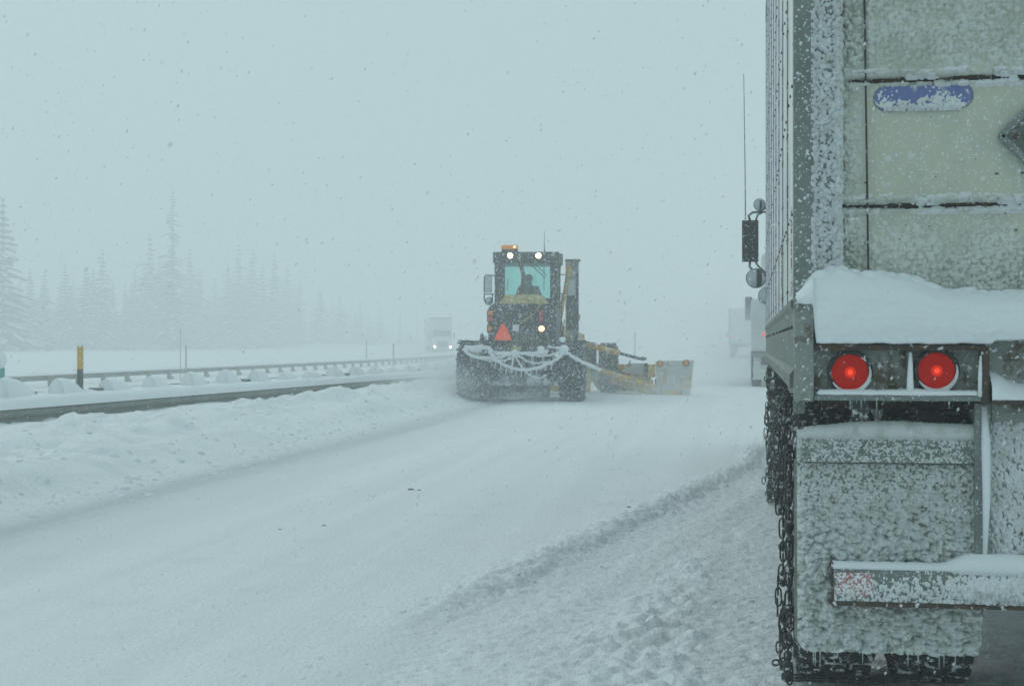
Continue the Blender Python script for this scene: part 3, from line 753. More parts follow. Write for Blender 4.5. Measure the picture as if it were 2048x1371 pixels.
    for q in range(17):
        x = FX0 + .02 + rnd.random() * (FX1 - FX0 - .04); ln = .008 + .05 * rnd.random() ** 2.5
        ic.tube([(f(x), D + .03, zbtm + .006), (f(x), D + .03, zbtm - ln)], [.0022, .0005], 5)
    for q in range(13):
        x = XL + .02 + rnd.random() * (xb1 - XL - .05); ln = .01 + .07 * rnd.random() ** 3
        ic.tube([(f(x), D - .03, ZLB0 - .002), (f(x), D - .03, ZLB0 - ln)], [.0025, .0005], 5)
    add(ic, 'icicles', 'ice', kind='stuff')
    # left side splash guard ends
    add(MB().prism([(f(XL - .004), D + .0), (f(XL + .03), D - .002), (f(XL + .03), D + .012), (f(XL - .004), D + .014)], .98, 1.02, axis='z'), 'guard_bracket', 'steel')
    add(MB().bar((f(FX0 + .2), D + .07, hb1 - .02), (f(FX0 + .2), D + .07, 1.04), .05), 'hanger_arm', 'dark')

# under-ride guard
gz0, gz1 = P(1700, 1204, D - .03)[1], P(1700, 1131, D - .03)[1]
gx0 = P(1665, 1170, D - .03)[0]; gx1 = 2 * XC - gx0
GY = D - .04
ug = add(MB().box(gx0, gx1, GY, GY + .06, gz0, gz1), 'underride_guard', 'steel', bevel=.005)
add(MB().box(gx0 - .001, gx1 + .001, GY - .006, GY + .062, gz0 - .010, gz0 + .004), 'guard_flange', 'rust', parent=ug, bevel=.002)
add(MB().box(gx0 - .004, gx0 + .001, GY - .005, GY + .062, gz0 - .012, gz1 + .01), 'guard_end', 'rust', parent=ug)
add(MB().box(gx0 + .012, gx0 + .12, GY - .0035, GY - .0005, gz0 + .022, gz1 - .02), 'reflective_tape', 'tape_red', parent=ug)
px0, px1_ = P(1948, 1000)[0], P(1966, 1000)[0]
for mir in (0, 1):
    a, b_ = (px0, px1_) if mir == 0 else (2 * XC - px1_, 2 * XC - px0)
    gp = add(MB().prism([(a, D - .02), (b_ + (.02 if mir == 0 else 0), D - .02), (b_ + (.02 if mir == 0 else 0), D - .012), (a, D + .0)], gz1 + .0, ZLB0 - .013, axis='z'), 'guard_post', 'steel', bevel=.002)
    add(MB().tube([((a + b_) / 2 + .014, D - .024, ZLB0 - .02), ((a + b_) / 2 + .018, D - .028, .9), ((a + b_) / 2 + .02, D - .025, .72), ((a + b_) / 2 + .016, D - .02, gz1 + .02)], [.008, .014, .012, .006], 8), 'post_snow', 'snow_soft', parent=gp, smooth=True)
# plate between the posts
qx0, qx1 = P(1980, 900, D + .02)[0], 2 * XC - P(1980, 900, D + .02)[0]
add(MB().box(qx0, qx1, D + .02, D + .05, gz1 + .01, ZLB0 - .014), 'rear_plate', 'plate')
add(MB().box(qx0, qx1, D - .0, D + .019, ZLB0 - .07, ZLB0 - .013), 'cross_bar', 'plate', bevel=.003)
crust('frost_crust', np.concatenate([dens(qx0, .95, .0026), dens(.95, qx1, .02)]), dens(gz1 + .01, ZLB0 - .02, .0026), lambda X, Z: D + .0195 + 0 * X,
      lambda X, Z: .011 * domes(X * 140, Z * 90 + X * 40, 131, .8) * (.3 + 1.1 * fbm(X * 4, Z * 4, 132)) + .009 * domes(X * 80, Z * 50 + X * 20, 133, .6) - .0032, 'rime', tr, (XC, D, 0))
# guard frost and the mound of snow lying on it
crust('frost_crust', np.concatenate([dens(gx0 + .004, .95, .0024), dens(.95, gx1, .02)]), dens(gz0 + .006, gz1, .0024), lambda X, Z: GY - .0008 + 0 * X,
      lambda X, Z: (.010 * domes(X * 170, Z * 110, 141, .75) + .012 * domes(X * 110, Z * 55, 142, .7) * sst(.42, .72, X)) * (.35 + .9 * sst(gz1 - .02, gz0 + .015, Z)) +
      .016 * sst(.58, .8, X) * np.exp(-((Z - gz0 - .045) / .025) ** 2) - .0032, 'rime', tr, (XC, D, 0))
rg = []
for x in np.concatenate([np.arange(gx0, 1.0, .008), np.arange(1.0, gx1, .03)]):
    h = .010 + .034 * float(sst(.57, .68, np.array(x))) * (1 - .35 * float(sst(.75, .95, np.array(x)))) * (1 if x < 1 else .8 + .3 * math.sin(x * 9)) + .002 * rnd.random()
    rg.append([(x, GY - .004, gz1 - .006 - .3 * h), (x, GY - .006 - .2 * h, gz1 + .2 * h), (x, GY + .012, gz1 + h * .9), (x, GY + .035, gz1 + h), (x, GY + .06, gz1 + .4 * h), (x, GY + .062, gz1 - .004)])
add(MB().loft(rg), 'guard_snow', 'snow_soft', smooth=True)

# wheels -----------------------------------------------------------------
def tyre_mesh(x0, x1, cy, cz, r, lugs=44, lug=.014):
    m = MB(); w = x1 - x0; mid = (x0 + x1) / 2
    prof = [(x0 + w * .10, r * .52), (x0 + w * .02, r * .60), (x0, r * .74), (x0 + w * .03, r * .86), (x0 + w * .14, r * .955 - lug * .8), (mid, r - lug * .9), (x1 - w * .14, r * .955 - lug * .8), (x1 - w * .03, r * .86), (x1, r * .74), (x1 - w * .02, r * .60), (x1 - w * .10, r * .52)]
    m.lathe_x(prof, cy, cz, 48)
    for k in range(lugs):
        a = 2 * math.pi * k / lugs
        for i in range(3):
            xa_ = x0 + w * (.09 + .28 * i); xb2 = xa_ + w * .24
            aa = a + (.5 if i % 2 else 0) * 2 * math.pi / lugs; da = 2 * math.pi / lugs * .36
            vs = []
            for rr_ in (r - lug * 1.1, r):
                for t in (aa - da, aa + da):
                    for x in (xa_, xb2): vs.append((x, cy + rr_ * math.cos(t), cz + rr_ * math.sin(t)))
            m.add(vs, [(0, 1, 3, 2), (4, 6, 7, 5), (0, 4, 5, 1), (2, 3, 7, 6), (0, 2, 6, 4), (1, 5, 7, 3)])
    return m
def wheel(parent, x0, x1, cy, cz, r, out=-1, m='tread', lugs=44, world=True):
    t = tyre_mesh(x0, x1, cy, cz, r, lugs).build('tyre', m, parent, world=world, smooth=False)
    xo = x0 if out < 0 else x1; s_ = 1 if out < 0 else -1
    MB().lathe_x([(xo + s_ * .03, r * .54), (xo + s_ * .02, r * .50), (xo + s_ * .08, r * .44), (xo + s_ * .10, r * .25), (xo + s_ * .03, r * .20), (xo + s_ * .02, .001)], cy, cz, 24).build('rim', 'dark', t, world=world, smooth=True)
    return t
AY, TR = 5.45, .505
for s_ in (0, 1):
    f = (lambda x: x) if not s_ else (lambda x: 2 * XC - x)
    for k in (0, 1):
        a, b_ = sorted((f(XL + .0 + k * .325), f(XL + .0 + k * .325 + .295)))
        wheel(tr, a, b_, AY, TR + G0(.3, AY) - .01, TR, -1 if not s_ else 1)
add(MB().cyl((XL + .3, AY, TR), (XR - .3, AY, TR), .065, 12), 'axle', 'dark')
add(MB().bar((.6, AY - .6, .86), (.6, AY + .6, .86), .08, .05), 'leaf_spring', 'dark')
# tyre chains hung round the wheels
link = MB()
lp = []
for k in range(12):
    t = 2 * math.pi * k / 12; lp.append((.011 * math.cos(t), .028 * math.sin(t) + (.012 if math.sin(t) > 0 else -.012), 0))
link.tube(lp, .0038, 5, closed=True)
lme = bpy.data.meshes.new('chain_link'); lme.from_pydata(link.v, [], link.f); lme.materials.append(M['chain'])
lme.polygons.foreach_set('use_smooth', [True] * len(lme.polygons))
def tyre_chain(label, xout, xin, cy, cz, r, n_side, big, arc=(0, 360)):
    t = thing('tyre_chain', label, 'chain', (xout, cy, 0), 0, 'snow chains on the truck wheels')
    def put(p, d, flip, sc=1.0, name='chain_link'):
        d = Vector(d).normalized(); ref = Vector((1, 0, 0)) if abs(d.x) < .9 else Vector((0, 1, 0))
        u = d.cross(ref).normalized(); w = u.cross(d)
        if flip: u, w = w, -u
        mt = Matrix((u, d, w)).transposed().to_4x4(); mt.translation = Vector(p) - Vector((xout, cy, 0))
        o = bpy.data.objects.new(name, lme); COL.objects.link(o); o.parent = t
        o.matrix_local = mt @ Matrix.Scale(sc, 4)
    loose = random.Random(3)
    for k in range(n_side):
        a = R(arc[0]) + R(arc[1] - arc[0]) * (k + .5) / n_side
        rr_ = r * .90 + .006 * math.sin(k * 1.7)
        bul = .022 * max(0, math.sin(k * .9)) * (loose.random() < .7)
        if loose.random() < .06: bul += .02
        put((xout - .012 - bul, cy + rr_ * math.cos(a), cz + rr_ * math.sin(a)), (0, -math.sin(a), math.cos(a)), k % 2, big)
    for k in range(11):
        a = 2 * math.pi * (k + .3) / 11
        nx_ = 9 if big > .9 else 6
        for q in range(nx_):
            u = (q + .5) / nx_; x = xout + (xin - xout) * u
            put((x, cy + (r + .010) * math.cos(a), cz + (r + .010) * math.sin(a)), (1, .15 * math.sin(q), 0), q % 2, big * .95)
        for q in range(2):
            rr_ = r * (.93 + .06 * q)
            put((xout - .006, cy + rr_ * math.cos(a), cz + rr_ * math.sin(a)), (0, math.cos(a), math.sin(a)), q % 2, big)
    # snow-clogged cross bars and cam
    mb = MB()
    for k in range(22):
        a = 2 * math.pi * (k + .3) / 22
        mb.ball((xout - .012, cy + (r * .97) * math.cos(a) , cz + (r * .97) * math.sin(a)), .017 + .006 * loose.random(), 6)
    mb.build('clogged_snow', 'black', t, world=True, smooth=True, kind='stuff')
    return t
tyre_chain('dark tyre chain hanging loose on the rear wheel beside the white mud flap', XL + .0, XL + .295, AY, TR, TR, 64, 1.0)

# ------------------------------------------------------------------ the tractor pulling that trailer
TX0 = .30
tt = thing('truck_tractor', 'truck tractor ahead of the near trailer with black west coast mirror and tall antenna', 'truck', (XC, 13.6, 0))
DAY = 11.7
for s_ in (0, 1):
    f = (lambda x: x) if not s_ else (lambda x: 2 * XC - x)
    for k in (0, 1):
        a, b_ = sorted((f(XL + .02 + k * .315), f(XL + .02 + k * .315 + .285)))
        wheel(tt, a, b_, DAY, TR - .01, TR, -1 if not s_ else 1)
    a, b_ = sorted((f(XL + .12), f(XL + .40))); wheel(tt, a, b_, 16.9, TR - .01, TR, -1 if not s_ else 1)
tyre_chain('tyre chain around the truck drive wheel ahead of the rear trailer wheel', XL + .02, XL + .30, DAY, TR, TR, 52, 1.15)
mb = MB().box(.75, .83, 10.9, 17.6, .62, .85); mb.box(2.0, 2.08, 10.9, 17.6, .62, .85); add(mb, 'chassis', 'dark', tt)
add(MB().cyl((XL + .3, DAY, TR), (XR - .3, DAY, TR), .08, 12), 'axle', 'dark', tt)
add(MB().prism([(13.6, 1.0), (15.6, 1.0), (15.75, 2.0), (15.3, 2.85), (13.7, 2.95)], .38, 2.46, axis='x'), 'cab', 'truck_white', tt, bevel=.05)
add(MB().prism([(15.78, .9), (17.6, .8), (17.7, 1.5), (15.78, 1.95)], .55, 2.29, axis='x'), 'hood', 'truck_white', tt, bevel=.06)
add(MB().box(.368, .379, 14.5, 15.3, 1.95, 2.6), 'side_window', 'glass_dark', tt)
add(MB().box(.45, 2.39, 17.55, 17.8, .35, .75), 'bumper', 'chrome', tt, bevel=.03)
for fx_ in (.26, 2.1): add(MB().box(fx_, fx_ + .46, 16.3, 17.5, .98, 1.08), 'fender', 'truck_white', tt, bevel=.03)
add(MB().cyl((.5, 14.1, .78), (.5, 15.4, .78), .3, 20), 'fuel_tank', 'chrome', tt)
MY = 14.3
def PM(px, py): return P(px, py, MY)
x0, z0 = PM(1484, 524); x1, z1 = PM(1517, 441)
mr = add(MB().box(x0, x1, MY, MY + .07, z0, z1), 'side_mirror', 'mirror_back', tt, bevel=.006)
gx, gzz = PM(1500, 480)
br = MB()
def pm(px, py, dy=.03): x, z = PM(px, py); return (x, MY + dy, z)
br.tube([pm(1500, 441), pm(1497, 432), pm(1505, 425), pm(1520, 424), pm(1536, 412), (.42, MY + .3, PM(1500, 420)[1])], .012, 8)
br.tube([pm(1512, 441), pm(1515, 430), pm(1528, 424), (.42, MY + .3, PM(1500, 440)[1])], .010, 8)
br.tube([pm(1500, 524), pm(1499, 534), pm(1508, 543), pm(1520, 540), pm(1540, 552), (.42, MY + .3, PM(1500, 560)[1])], .012, 8)
br.tube([pm(1511, 524), pm(1516, 532), pm(1530, 545), (.42, MY + .3, PM(1500, 552)[1])], .010, 8)
add(br, 'mirror_bracket', 'chrome', tt, smooth=True)
for (cxp, cyp, rp) in ((1519, 410, 12), (1512, 557, 20), (1533, 592, 17)):
    x, z = PM(cxp, cyp); r = rp / FPX * (MY * cY - x * sY)
    h = add(MB().lathe_y([(MY - .004, r * .93), (MY - .002, r), (MY + .02, r), (MY + .04, r * .8), (MY + .05, .001)], x, z, 24), 'round_mirror', 'black', tt, smooth=True)
    add(MB().lathe_y([(MY - .003, r * .93), (MY - .010, r * .7), (MY - .016, r * .3), (MY - .017, .001)], x, z, 24), 'mirror_glass', 'mirror_glass', parent=h, smooth=True)
add(MB().tube([pm(1491, 440, .04), pm(1490, 330, .04), pm(1487.5, 148, .04)], [.0055, .0045, .003], 6), 'antenna', 'black', tt)

# ------------------------------------------------------------------ motor grader
HD = R(5.0)
GO = Vector((-4.57, 30.0, 0))
gr = thing('motor_grader', 'black and yellow road grader plowing snow with orange triangle, lit lamps and side wing', 'grader', GO, HD)
fw = Vector((-math.sin(HD), math.cos(HD), 0)); rt = Vector((math.cos(HD), math.sin(HD), 0))
def Gp(px, py, ly):
    d = ray(px, py); t = (ly - (CAM - GO).dot(fw)) / d.dot(fw); w = CAM + d * t - GO
    return Vector((w.dot(rt), ly, w.z))
def gb(px0, py0, px1, py1, ly, dy, **k):      # box from a picture rectangle standing at ly, dy deep
    a, b_ = Gp(px0, py1, ly), Gp(px1, py0, ly); return MB().box(a.x, b_.x, ly, ly + dy, a.z, b_.z)
def ga(mb, name, m, parent=gr, **k): return mb.build(name, m, parent, **k)
# tandem wheels with chains
WR, WW = .62, .50
lx0, lx1 = Gp(913, 700, .3).x, Gp(975, 700, .3).x
rx0, rx1 = Gp(1117, 700, .3).x, Gp(1168, 700, .3).x
def chained(x0, x1, cy, out, chains=True):
    t = tyre_mesh(x0, x1, cy, WR, WR, 26, .035).build('tyre', 'tread', gr)
    s_ = 1 if out < 0 else -1; xo = x0 if out < 0 else x1
    MB().lathe_x([(xo + s_ * .05, WR * .54), (xo + s_ * .03, WR * .50), (xo + s_ * .12, WR * .42), (xo + s_ * .12, .1), (xo + s_ * .06, .001)], cy, WR, 20).build('rim', 'yellow', t, smooth=True)
    if chains:
        c = MB()
        for k in range(16):
            a = 2 * math.pi * k / 16; a2 = a + 2 * math.pi / 16
            rr_ = WR + .012
            pa, pb = (x0, cy + rr_ * math.cos(a), WR + rr_ * math.sin(a)), (x1, cy + rr_ * math.cos(a2), WR + rr_ * math.sin(a2))
            pc, pd = (x0, cy + rr_ * math.cos(a2), WR + rr_ * math.sin(a2)), (x1, cy + rr_ * math.cos(a), WR + rr_ * math.sin(a))
            c.tube([pa, pb], .014, 5); c.tube([pc, pd], .014, 5)
        c.build('tyre_chain', 'chain', t)
for cy in (.70, 2.20):
    chained(lx0, lx1, cy, -1); chained(rx0, rx1, cy, 1)
# chassis and rear
ga(MB().box(-.55, .55, .35, 3.3, .55, 1.15), 'rear_frame', 'dark', bevel=.02)
for sx in (lx1 + .02, rx0 - .22): ga(MB().box(sx, sx + .2, .35, 2.6, .42, .9), 'tandem_case', 'dark', bevel=.03)
HY = .85
hood = MB()
a, b_ = Gp(976, 692, HY), Gp(1112, 608, HY)
top0 = b_.z
hood.prism([(a.x, a.z - .02), (b_.x, a.z - .02), (b_.x, top0 - .08), (b_.x - .12, top0), (a.x + .12, top0), (a.x, top0 - .08)], HY, 3.35)
hd = ga(hood, 'engine_hood', 'dark', bevel=.02)
c0, c1 = Gp(1000, 606, HY + .3), Gp(1088, 590, HY + .3)
ga(MB().loft([[(c0.x - .02, HY + .02, top0 - .02), (c1.x + .04, HY + .02, top0 - .02), (c1.x - .10, HY + .25, c1.z), (c0.x + .12, HY + .25, c1.z)],
              [(c0.x - .02, 3.3, top0), (c1.x + .04, 3.3, top0), (c1.x - .10, 3.3, c1.z + .04), (c0.x + .12, 3.3, c1.z + .04)]]), 'hood_top', 'beige', parent=hd, bevel=.02)
# grille bars on the rear of the hood, with gaps
for k in range(9):
    p = Gp(1030 + k * 5.2, 684, HY - .02)
    ga(MB().box(p.x, p.x + .028, HY - .03, HY - .001, Gp(1030, 688, HY).z, Gp(1030, 664 - (k % 3) * 3, HY).z), 'grille_bar', 'steel', parent=hd)
ga(gb(978, 644, 1024, 612, HY - .02, .018), 'hood_panel', 'black', parent=hd) if False else None
pp = Gp(1031, 657, HY - .03)
ga(gb(1025, 650, 1038, 663, HY - .04, .03), 'number_plate', 'snow_soft', parent=hd)
ga(MB().bar(Gp(1039, 649, HY - .05), Gp(1066, 629, HY - .05), .035, .03), 'tow_rod', 'beige', parent=hd)
ga(MB().bar(Gp(1073, 622, HY - .03), Gp(1085, 603, HY - .03), .05, .03), 'brace', 'beige', parent=hd)
for k, (x, y, w, h) in enumerate(((992, 622, 26, 18), (1046, 616, 18, 10), (1052, 668, 20, 16), (990, 684, 20, 8), (1092, 640, 12, 40), (1040, 688, 26, 10))):
    ga(gb(x, y, x + w, y + h, HY - .025, .024), 'service_panel', 'black' if k % 2 else 'dark', parent=hd, bevel=.006)
# exhaust stack, curving
ga(MB().tube([Gp(1041, 600, 1.6), Gp(1042, 585, 1.6), Gp(1046, 568, 1.6), Gp(1047, 552, 1.6), Gp(1044, 538, 1.6), Gp(1040, 527, 1.6)], [.055, .055, .05, .045, .045, .05], 10), 'exhaust_stack', 'brown', parent=hd, smooth=True)
# cab
CYr = 3.4
k0, k1 = Gp(989, 505, CYr), Gp(1116, 600, CYr)
CX0, CX1, CZ1 = k0.x, k1.x, k0.z
w0, w1 = Gp(1009, 527, CYr), Gp(1100, 597, CYr)
cz0 = 1.35; CF = CYr + 1.55
ga(MB().box(CX0, CX1, CYr, CF, cz0, w1.z), 'cab_body', 'dark', bevel=.015)
cbz = w1.z
for (a_, b2, y0, y1) in ((CX0, w0.x, CYr, CYr + .16), (w1.x, CX1, CYr, CYr + .16), (CX0, CX0 + .09, CF - .1, CF), (CX1 - .09, CX1, CF - .1, CF)):
    ga(MB().box(a_, b2, y0, y1, cbz + .001, w0.z), 'cab_pillar', 'dark', bevel=.01)
roof = ga(MB().box(CX0 - .03, CX1 + .02, CYr - .06, CF + .1, w0.z + .001, CZ1), 'cab_roof', 'dark', bevel=.015)
ga(MB().box(w0.x + .005, w1.x - .005, CYr + .05, CYr + .056, cbz, w0.z), 'rear_window', 'glass')
ga(MB().box(CX0 + .095, CX1 - .095, CF - .04, CF - .034, cbz, w0.z), 'windscreen', 'glass')
for x in (CX0 + .02, CX1 - .026): ga(MB().box(x, x + .006, CYr + .17, CF - .11, cbz, w0.z), 'side_window', 'glass')
for w_a, w_b, w_r in (((1060, 528), (1090, 556), .012), ((1070, 528), (1094, 552), .010), ((1088, 529), (1088, 582), .008), ((1016, 560), (1014, 582), .008)):
    ga(MB().tube([Gp(*w_a, CYr + .02), Gp(*w_b, CYr + .02)], w_r, 6), 'wiper_arm', 'black')
# right side handrails and ladder rails between cab and mast
hr = MB()
for (q0, q1) in (((1121, 527), (1118, 585)), ((1124, 590), (1121, 690)), ((1129, 640), (1124, 692))): hr.tube([Gp(*q0, 3.6), Gp(*q1, 3.6)], .014, 6)
for yy in (550, 588): hr.tube([Gp(1114, yy, 3.7), Gp(1132, yy, 3.7)], .012, 6)
ga(hr, 'handrail', 'black')
ga(gb(1119, 508, 1125, 530, 3.9, .3), 'roof_lamp_case', 'steel', parent=roof)
# lamps on the roof
for q in (1020.5, 1077):
    c = Gp(q, 512, CYr - .1); wl = ga(MB().lathe_y([(CYr - .061, .06), (CYr - .12, .075), (CYr - .125, .068)], c.x, c.z, 20), 'work_lamp', 'black', smooth=True)
    ga(MB().lathe_y([(CYr - .118, .062), (CYr - .130, .045), (CYr - .135, .001)], c.x, c.z, 20), 'lens', 'white_lit', parent=wl, smooth=True)
b0, b1 = Gp(1003, 500, CYr + .25), Gp(1036, 491, CYr + .25)
bc = ga(MB().box(b0.x, b1.x, CYr + .15, CYr + .45, b0.z, b1.z), 'beacon', 'beacon', bevel=.03)
ga(MB().box(b0.x + .01, b1.x - .01, CYr + .17, CYr + .43, CZ1, b0.z - .001), 'beacon_base', 'dark', parent=bc)
bb = Gp(1029, 494.5, CYr + .14); ga(MB().ball((bb.x, CYr + .145, bb.z), .026, 8), 'beacon_bulb', 'amber_lit', parent=bc)
ga(MB().tube([Gp(1089, 506, 3.8), Gp(1088.5, 492, 3.8), Gp(1089, 463, 3.8)], [.018, .008, .004], 6), 'whip_antenna', 'black')
# left mirror
mf = MB(); MYl = 3.75
c = [Gp(968, 551, MYl), Gp(988, 551, MYl), Gp(987, 588, MYl), Gp(968, 588, MYl)]
mf.tube([Gp(989, 552, MYl), Gp(972, 551, MYl), Gp(968.5, 554, MYl), Gp(968.5, 600, MYl), Gp(972, 608, MYl)], .016, 6); mf.tube([Gp(989, 589, MYl), Gp(968.5, 589, MYl)], .014, 6)
mf.tube([Gp(985, 589, MYl), Gp(985, 605, MYl), Gp(981, 612, MYl)], .014, 6)
mfr = ga(mf, 'mirror_arm', 'black')
ga(gb(970, 553, 984, 586, MYl - .01, .03), 'side_mirror', 'mirror_glass', parent=mfr, bevel=.008)
c = Gp(978, 603, MYl); ga(MB().lathe_y([(MYl + .03, .09), (MYl, .098), (MYl - .02, .06), (MYl - .03, .001)], c.x, c.z, 20), 'round_mirror', 'mirror_glass', parent=mfr, smooth=True)
ga(MB().ball((Gp(990, 612, 3.6).x, 3.6, Gp(990, 612, 3.6).z), .1, 10, (1, .8, .7)), 'snow_clump', 'snow', smooth=True)
# tail lamps
LY = HY - .09
for side, (qx0_, qx1_) in enumerate(((974, 987), (1076, 1088))):
    lh = ga(gb(qx0_, 621, qx1_, 645, LY, .088), 'tail_lamp', 'black')
    ga(gb(qx0_ + 2, 622, qx1_ - 1.5, 631, LY - .012, .012), 'lens', 'amber_dim' if side == 0 else 'red_dim', parent=lh, bevel=.006)
    ga(gb(qx0_ + 2, 633, qx1_ - 1.5, 643, LY - .012, .012), 'lens', 'red_dim', parent=lh, bevel=.006)
    lh = ga(gb(qx0_, 649, qx1_, 666, LY, .088), 'signal_lamp', 'black')
    c = Gp(qx0_ + 6 + side, 658 - side * .2, LY - .01); r_ = .048 if side == 0 else .062
    ga(MB().lathe_y([(LY - .001, r_), (LY - .016, r_ * .9), (LY - .022, .001)], c.x, c.z, 20), 'lens', 'amber_dim' if side == 0 else 'amber_lit', parent=lh, smooth=True)
ga(MB().ball((Gp(982, 668, LY).x, LY + .05, Gp(982, 668, LY).z), .055, 8, (1.4, .9, .35)), 'snow_cap', 'snow', smooth=True)
t0, t1, t2 = Gp(988, 681, LY - .03), Gp(1024, 681, LY - .03), Gp(1006, 648, LY - .03)
tri = [(t0.x, t0.z + .02), (t0.x + .03, t0.z), (t1.x - .03, t1.z), (t1.x, t1.z + .02), (t2.x + .025, t2.z), (t2.x - .025, t2.z)]
sm = ga(MB().prism(tri, LY - .03, LY - .02), 'warning_triangle', 'smv')
cxm = t2.x; czm = (t0.z * 2 + t2.z) / 3
fr = MB()
for i in range(6):
    a, b_ = tri[i], tri[(i + 1) % 6]; fr.bar((a[0], LY - .034, a[1]), (b_[0], LY - .034, b_[1]), .018, .008, up=(0, 1, 0))
ga(fr, 'triangle_border', 'red_dim', parent=sm)
# control spool left of hood
ga(MB().tube([Gp(964, 696, .9), Gp(963, 684, .9), Gp(965, 676, .9), Gp(963, 667, .9)], [.05, .06, .05, .025], 8), 'hydraulic_fitting', 'dark')
ga(MB().tube([Gp(972, 700, .9), Gp(972, 672, .9)], .014, 6), 'stand_pipe', 'black')
# ripper: cross beam, shanks, snow laden chains
RY = .02
ga(gb(975, 697, 1112, 706, RY, .14), 'ripper_beam', 'dark', bevel=.01)
for k in range(13):
    x = 982 + k * 10.4
    bt = 728 + 14 * math.sin(k / 12 * math.pi) + (k % 3) * 5
    ga(MB().bar(Gp(x, 704, RY + .05), Gp(x + 1, bt, RY + .02), .055, .08, up=(0, 1, 0)), 'ripper_shank', 'dark' if k % 2 else 'caked')
ga(gb(966, 742, 1120, 772, RY + .35, .2), 'rear_blade', 'caked', bevel=.02)
ga(gb(985, 756, 1100, 795, .9, .12), 'scarifier_plate', 'caked', bevel=.02)
ga(gb(1022, 694, 1042, 702, RY - .02, .1), 'hitch', 'beige')
def swag(pts, r0, name='snow_laden_chain', m='snow', ly=RY - .06, jit=.012):
    P_ = [Gp(x, y, ly) for x, y in pts]; out_ = []
    for i in range(len(P_) - 1):
        p00, p01, p02, p03 = P_[max(i - 1, 0)], P_[i], P_[i + 1], P_[min(i + 2, len(P_) - 1)]
        for t in np.linspace(0, 1, 7, endpoint=(i == len(P_) - 2)):
            q = .5 * ((2 * p01) + (p02 - p00) * t + (2 * p00 - 5 * p01 + 4 * p02 - p03) * t * t + (3 * p01 - p00 - 3 * p02 + p03) * t ** 3)
            out_.append(q + Vector((0, 0, rnd.uniform(-jit, jit))))
    rr_ = [r0 * rnd.uniform(.75, 1.25) for _ in out_]; rr_[0] *= .5; rr_[-1] *= .5
    return ga(MB().tube(out_, rr_, 7), name, m, smooth=True)
swag([(926, 698), (940, 710), (958, 716), (980, 717), (1000, 726), (1024, 737), (1049, 741), (1076, 736), (1102, 726), (1122, 712), (1130, 700)], .034)
swag([(982, 714), (996, 716), (1012, 712), (1024, 704)], .026)
swag([(1026, 704), (1040, 714), (1058, 724), (1078, 727), (1100, 722)], .020)
swag([(1028, 703), (1050, 709), (1078, 712), (1104, 710), (1124, 702)], .022)
swag([(1026, 704), (1032, 716), (1040, 728), (1046, 739)], .022)
swag([(1026, 704), (1026, 720), (1025, 732)], .018)
swag([(984, 716), (1004, 722), (1024, 716), (1034, 706)], .018)
swag([(960, 714), (975, 722), (992, 722), (1002, 728)], .016)
swag([(1026, 704), (1018, 716), (1008, 726)], .014)
for q in range(12):
    x_ = 990 + q * 10 + (q % 3); y_ = 722 + 16 * math.sin(q / 11 * math.pi); swag([(x_, y_), (x_ + 1, y_ + 6), (x_, y_ + 10 + 4 * (q % 3))], .012)
swag([(1052, 744), (1066, 754), (1080, 756), (1094, 750)], .018)
swag([(1130, 704), (1142, 712), (1160, 722), (1180, 732), (1202, 740)], .035)
swag([(958, 702), (962, 698), (970, 696), (978, 698), (982, 708), (988, 716)], .045)
def drift(poly, ly, dy, name='snow_drift'):
    P_ = [Gp(x, y, ly) for x, y in poly]; cxm_ = sum((p.x for p in P_)) / len(P_); czm_ = sum((p.z for p in P_)) / len(P_)
    def ring(sc, y): return [(cxm_ + (p.x - cxm_) * sc, y, czm_ + (p.z - czm_) * sc) for p in P_]
    o = ga(MB().loft([ring(.6, ly - .05), ring(.95, ly), ring(1, ly + dy * .5), ring(.8, ly + dy)]), name, 'snow', smooth=True)
    return o
drift([(926, 697), (930, 691), (945, 692), (965, 688), (967, 715), (950, 711), (936, 704)], .25, .3)
drift([(984, 703), (1022, 703), (1030, 697), (1036, 704), (1072, 704), (1100, 700), (1096, 711), (1060, 710), (1030, 712), (1000, 714), (986, 712)], .0, .12)
drift([(1096, 690), (1110, 696), (1124, 696), (1122, 706), (1100, 706), (1092, 700)], .2, .4)
drift([(1119, 698), (1126, 693), (1134, 695), (1136, 708), (1128, 712), (1120, 708)], .0, .3)
for (x, y, r_) in ((1030, 697, .06), (1082, 700, .09), (1128, 698, .1), (1125, 680, .07)): p = Gp(x, y, .05); ga(MB().ball(tuple(p), r_, 10, (1, .9, .85)), 'snow_clump', 'snow', smooth=True)
# fender over left wheel
rg = []
for t in np.linspace(20, 150, 14):
    rg.append([(lx0 - .01, .7 + (WR + .05) * math.cos(R(t)), WR + (WR + .05) * math.sin(R(t)) ), (lx1 + .05, .7 + (WR + .05) * math.cos(R(t)), WR + (WR + .05) * math.sin(R(t))),
               (lx1 + .05, .7 + (WR + .08) * math.cos(R(t)), WR + (WR + .08) * math.sin(R(t))), (lx0 - .01, .7 + (WR + .08) * math.cos(R(t)), WR + (WR + .08) * math.sin(R(t)))])

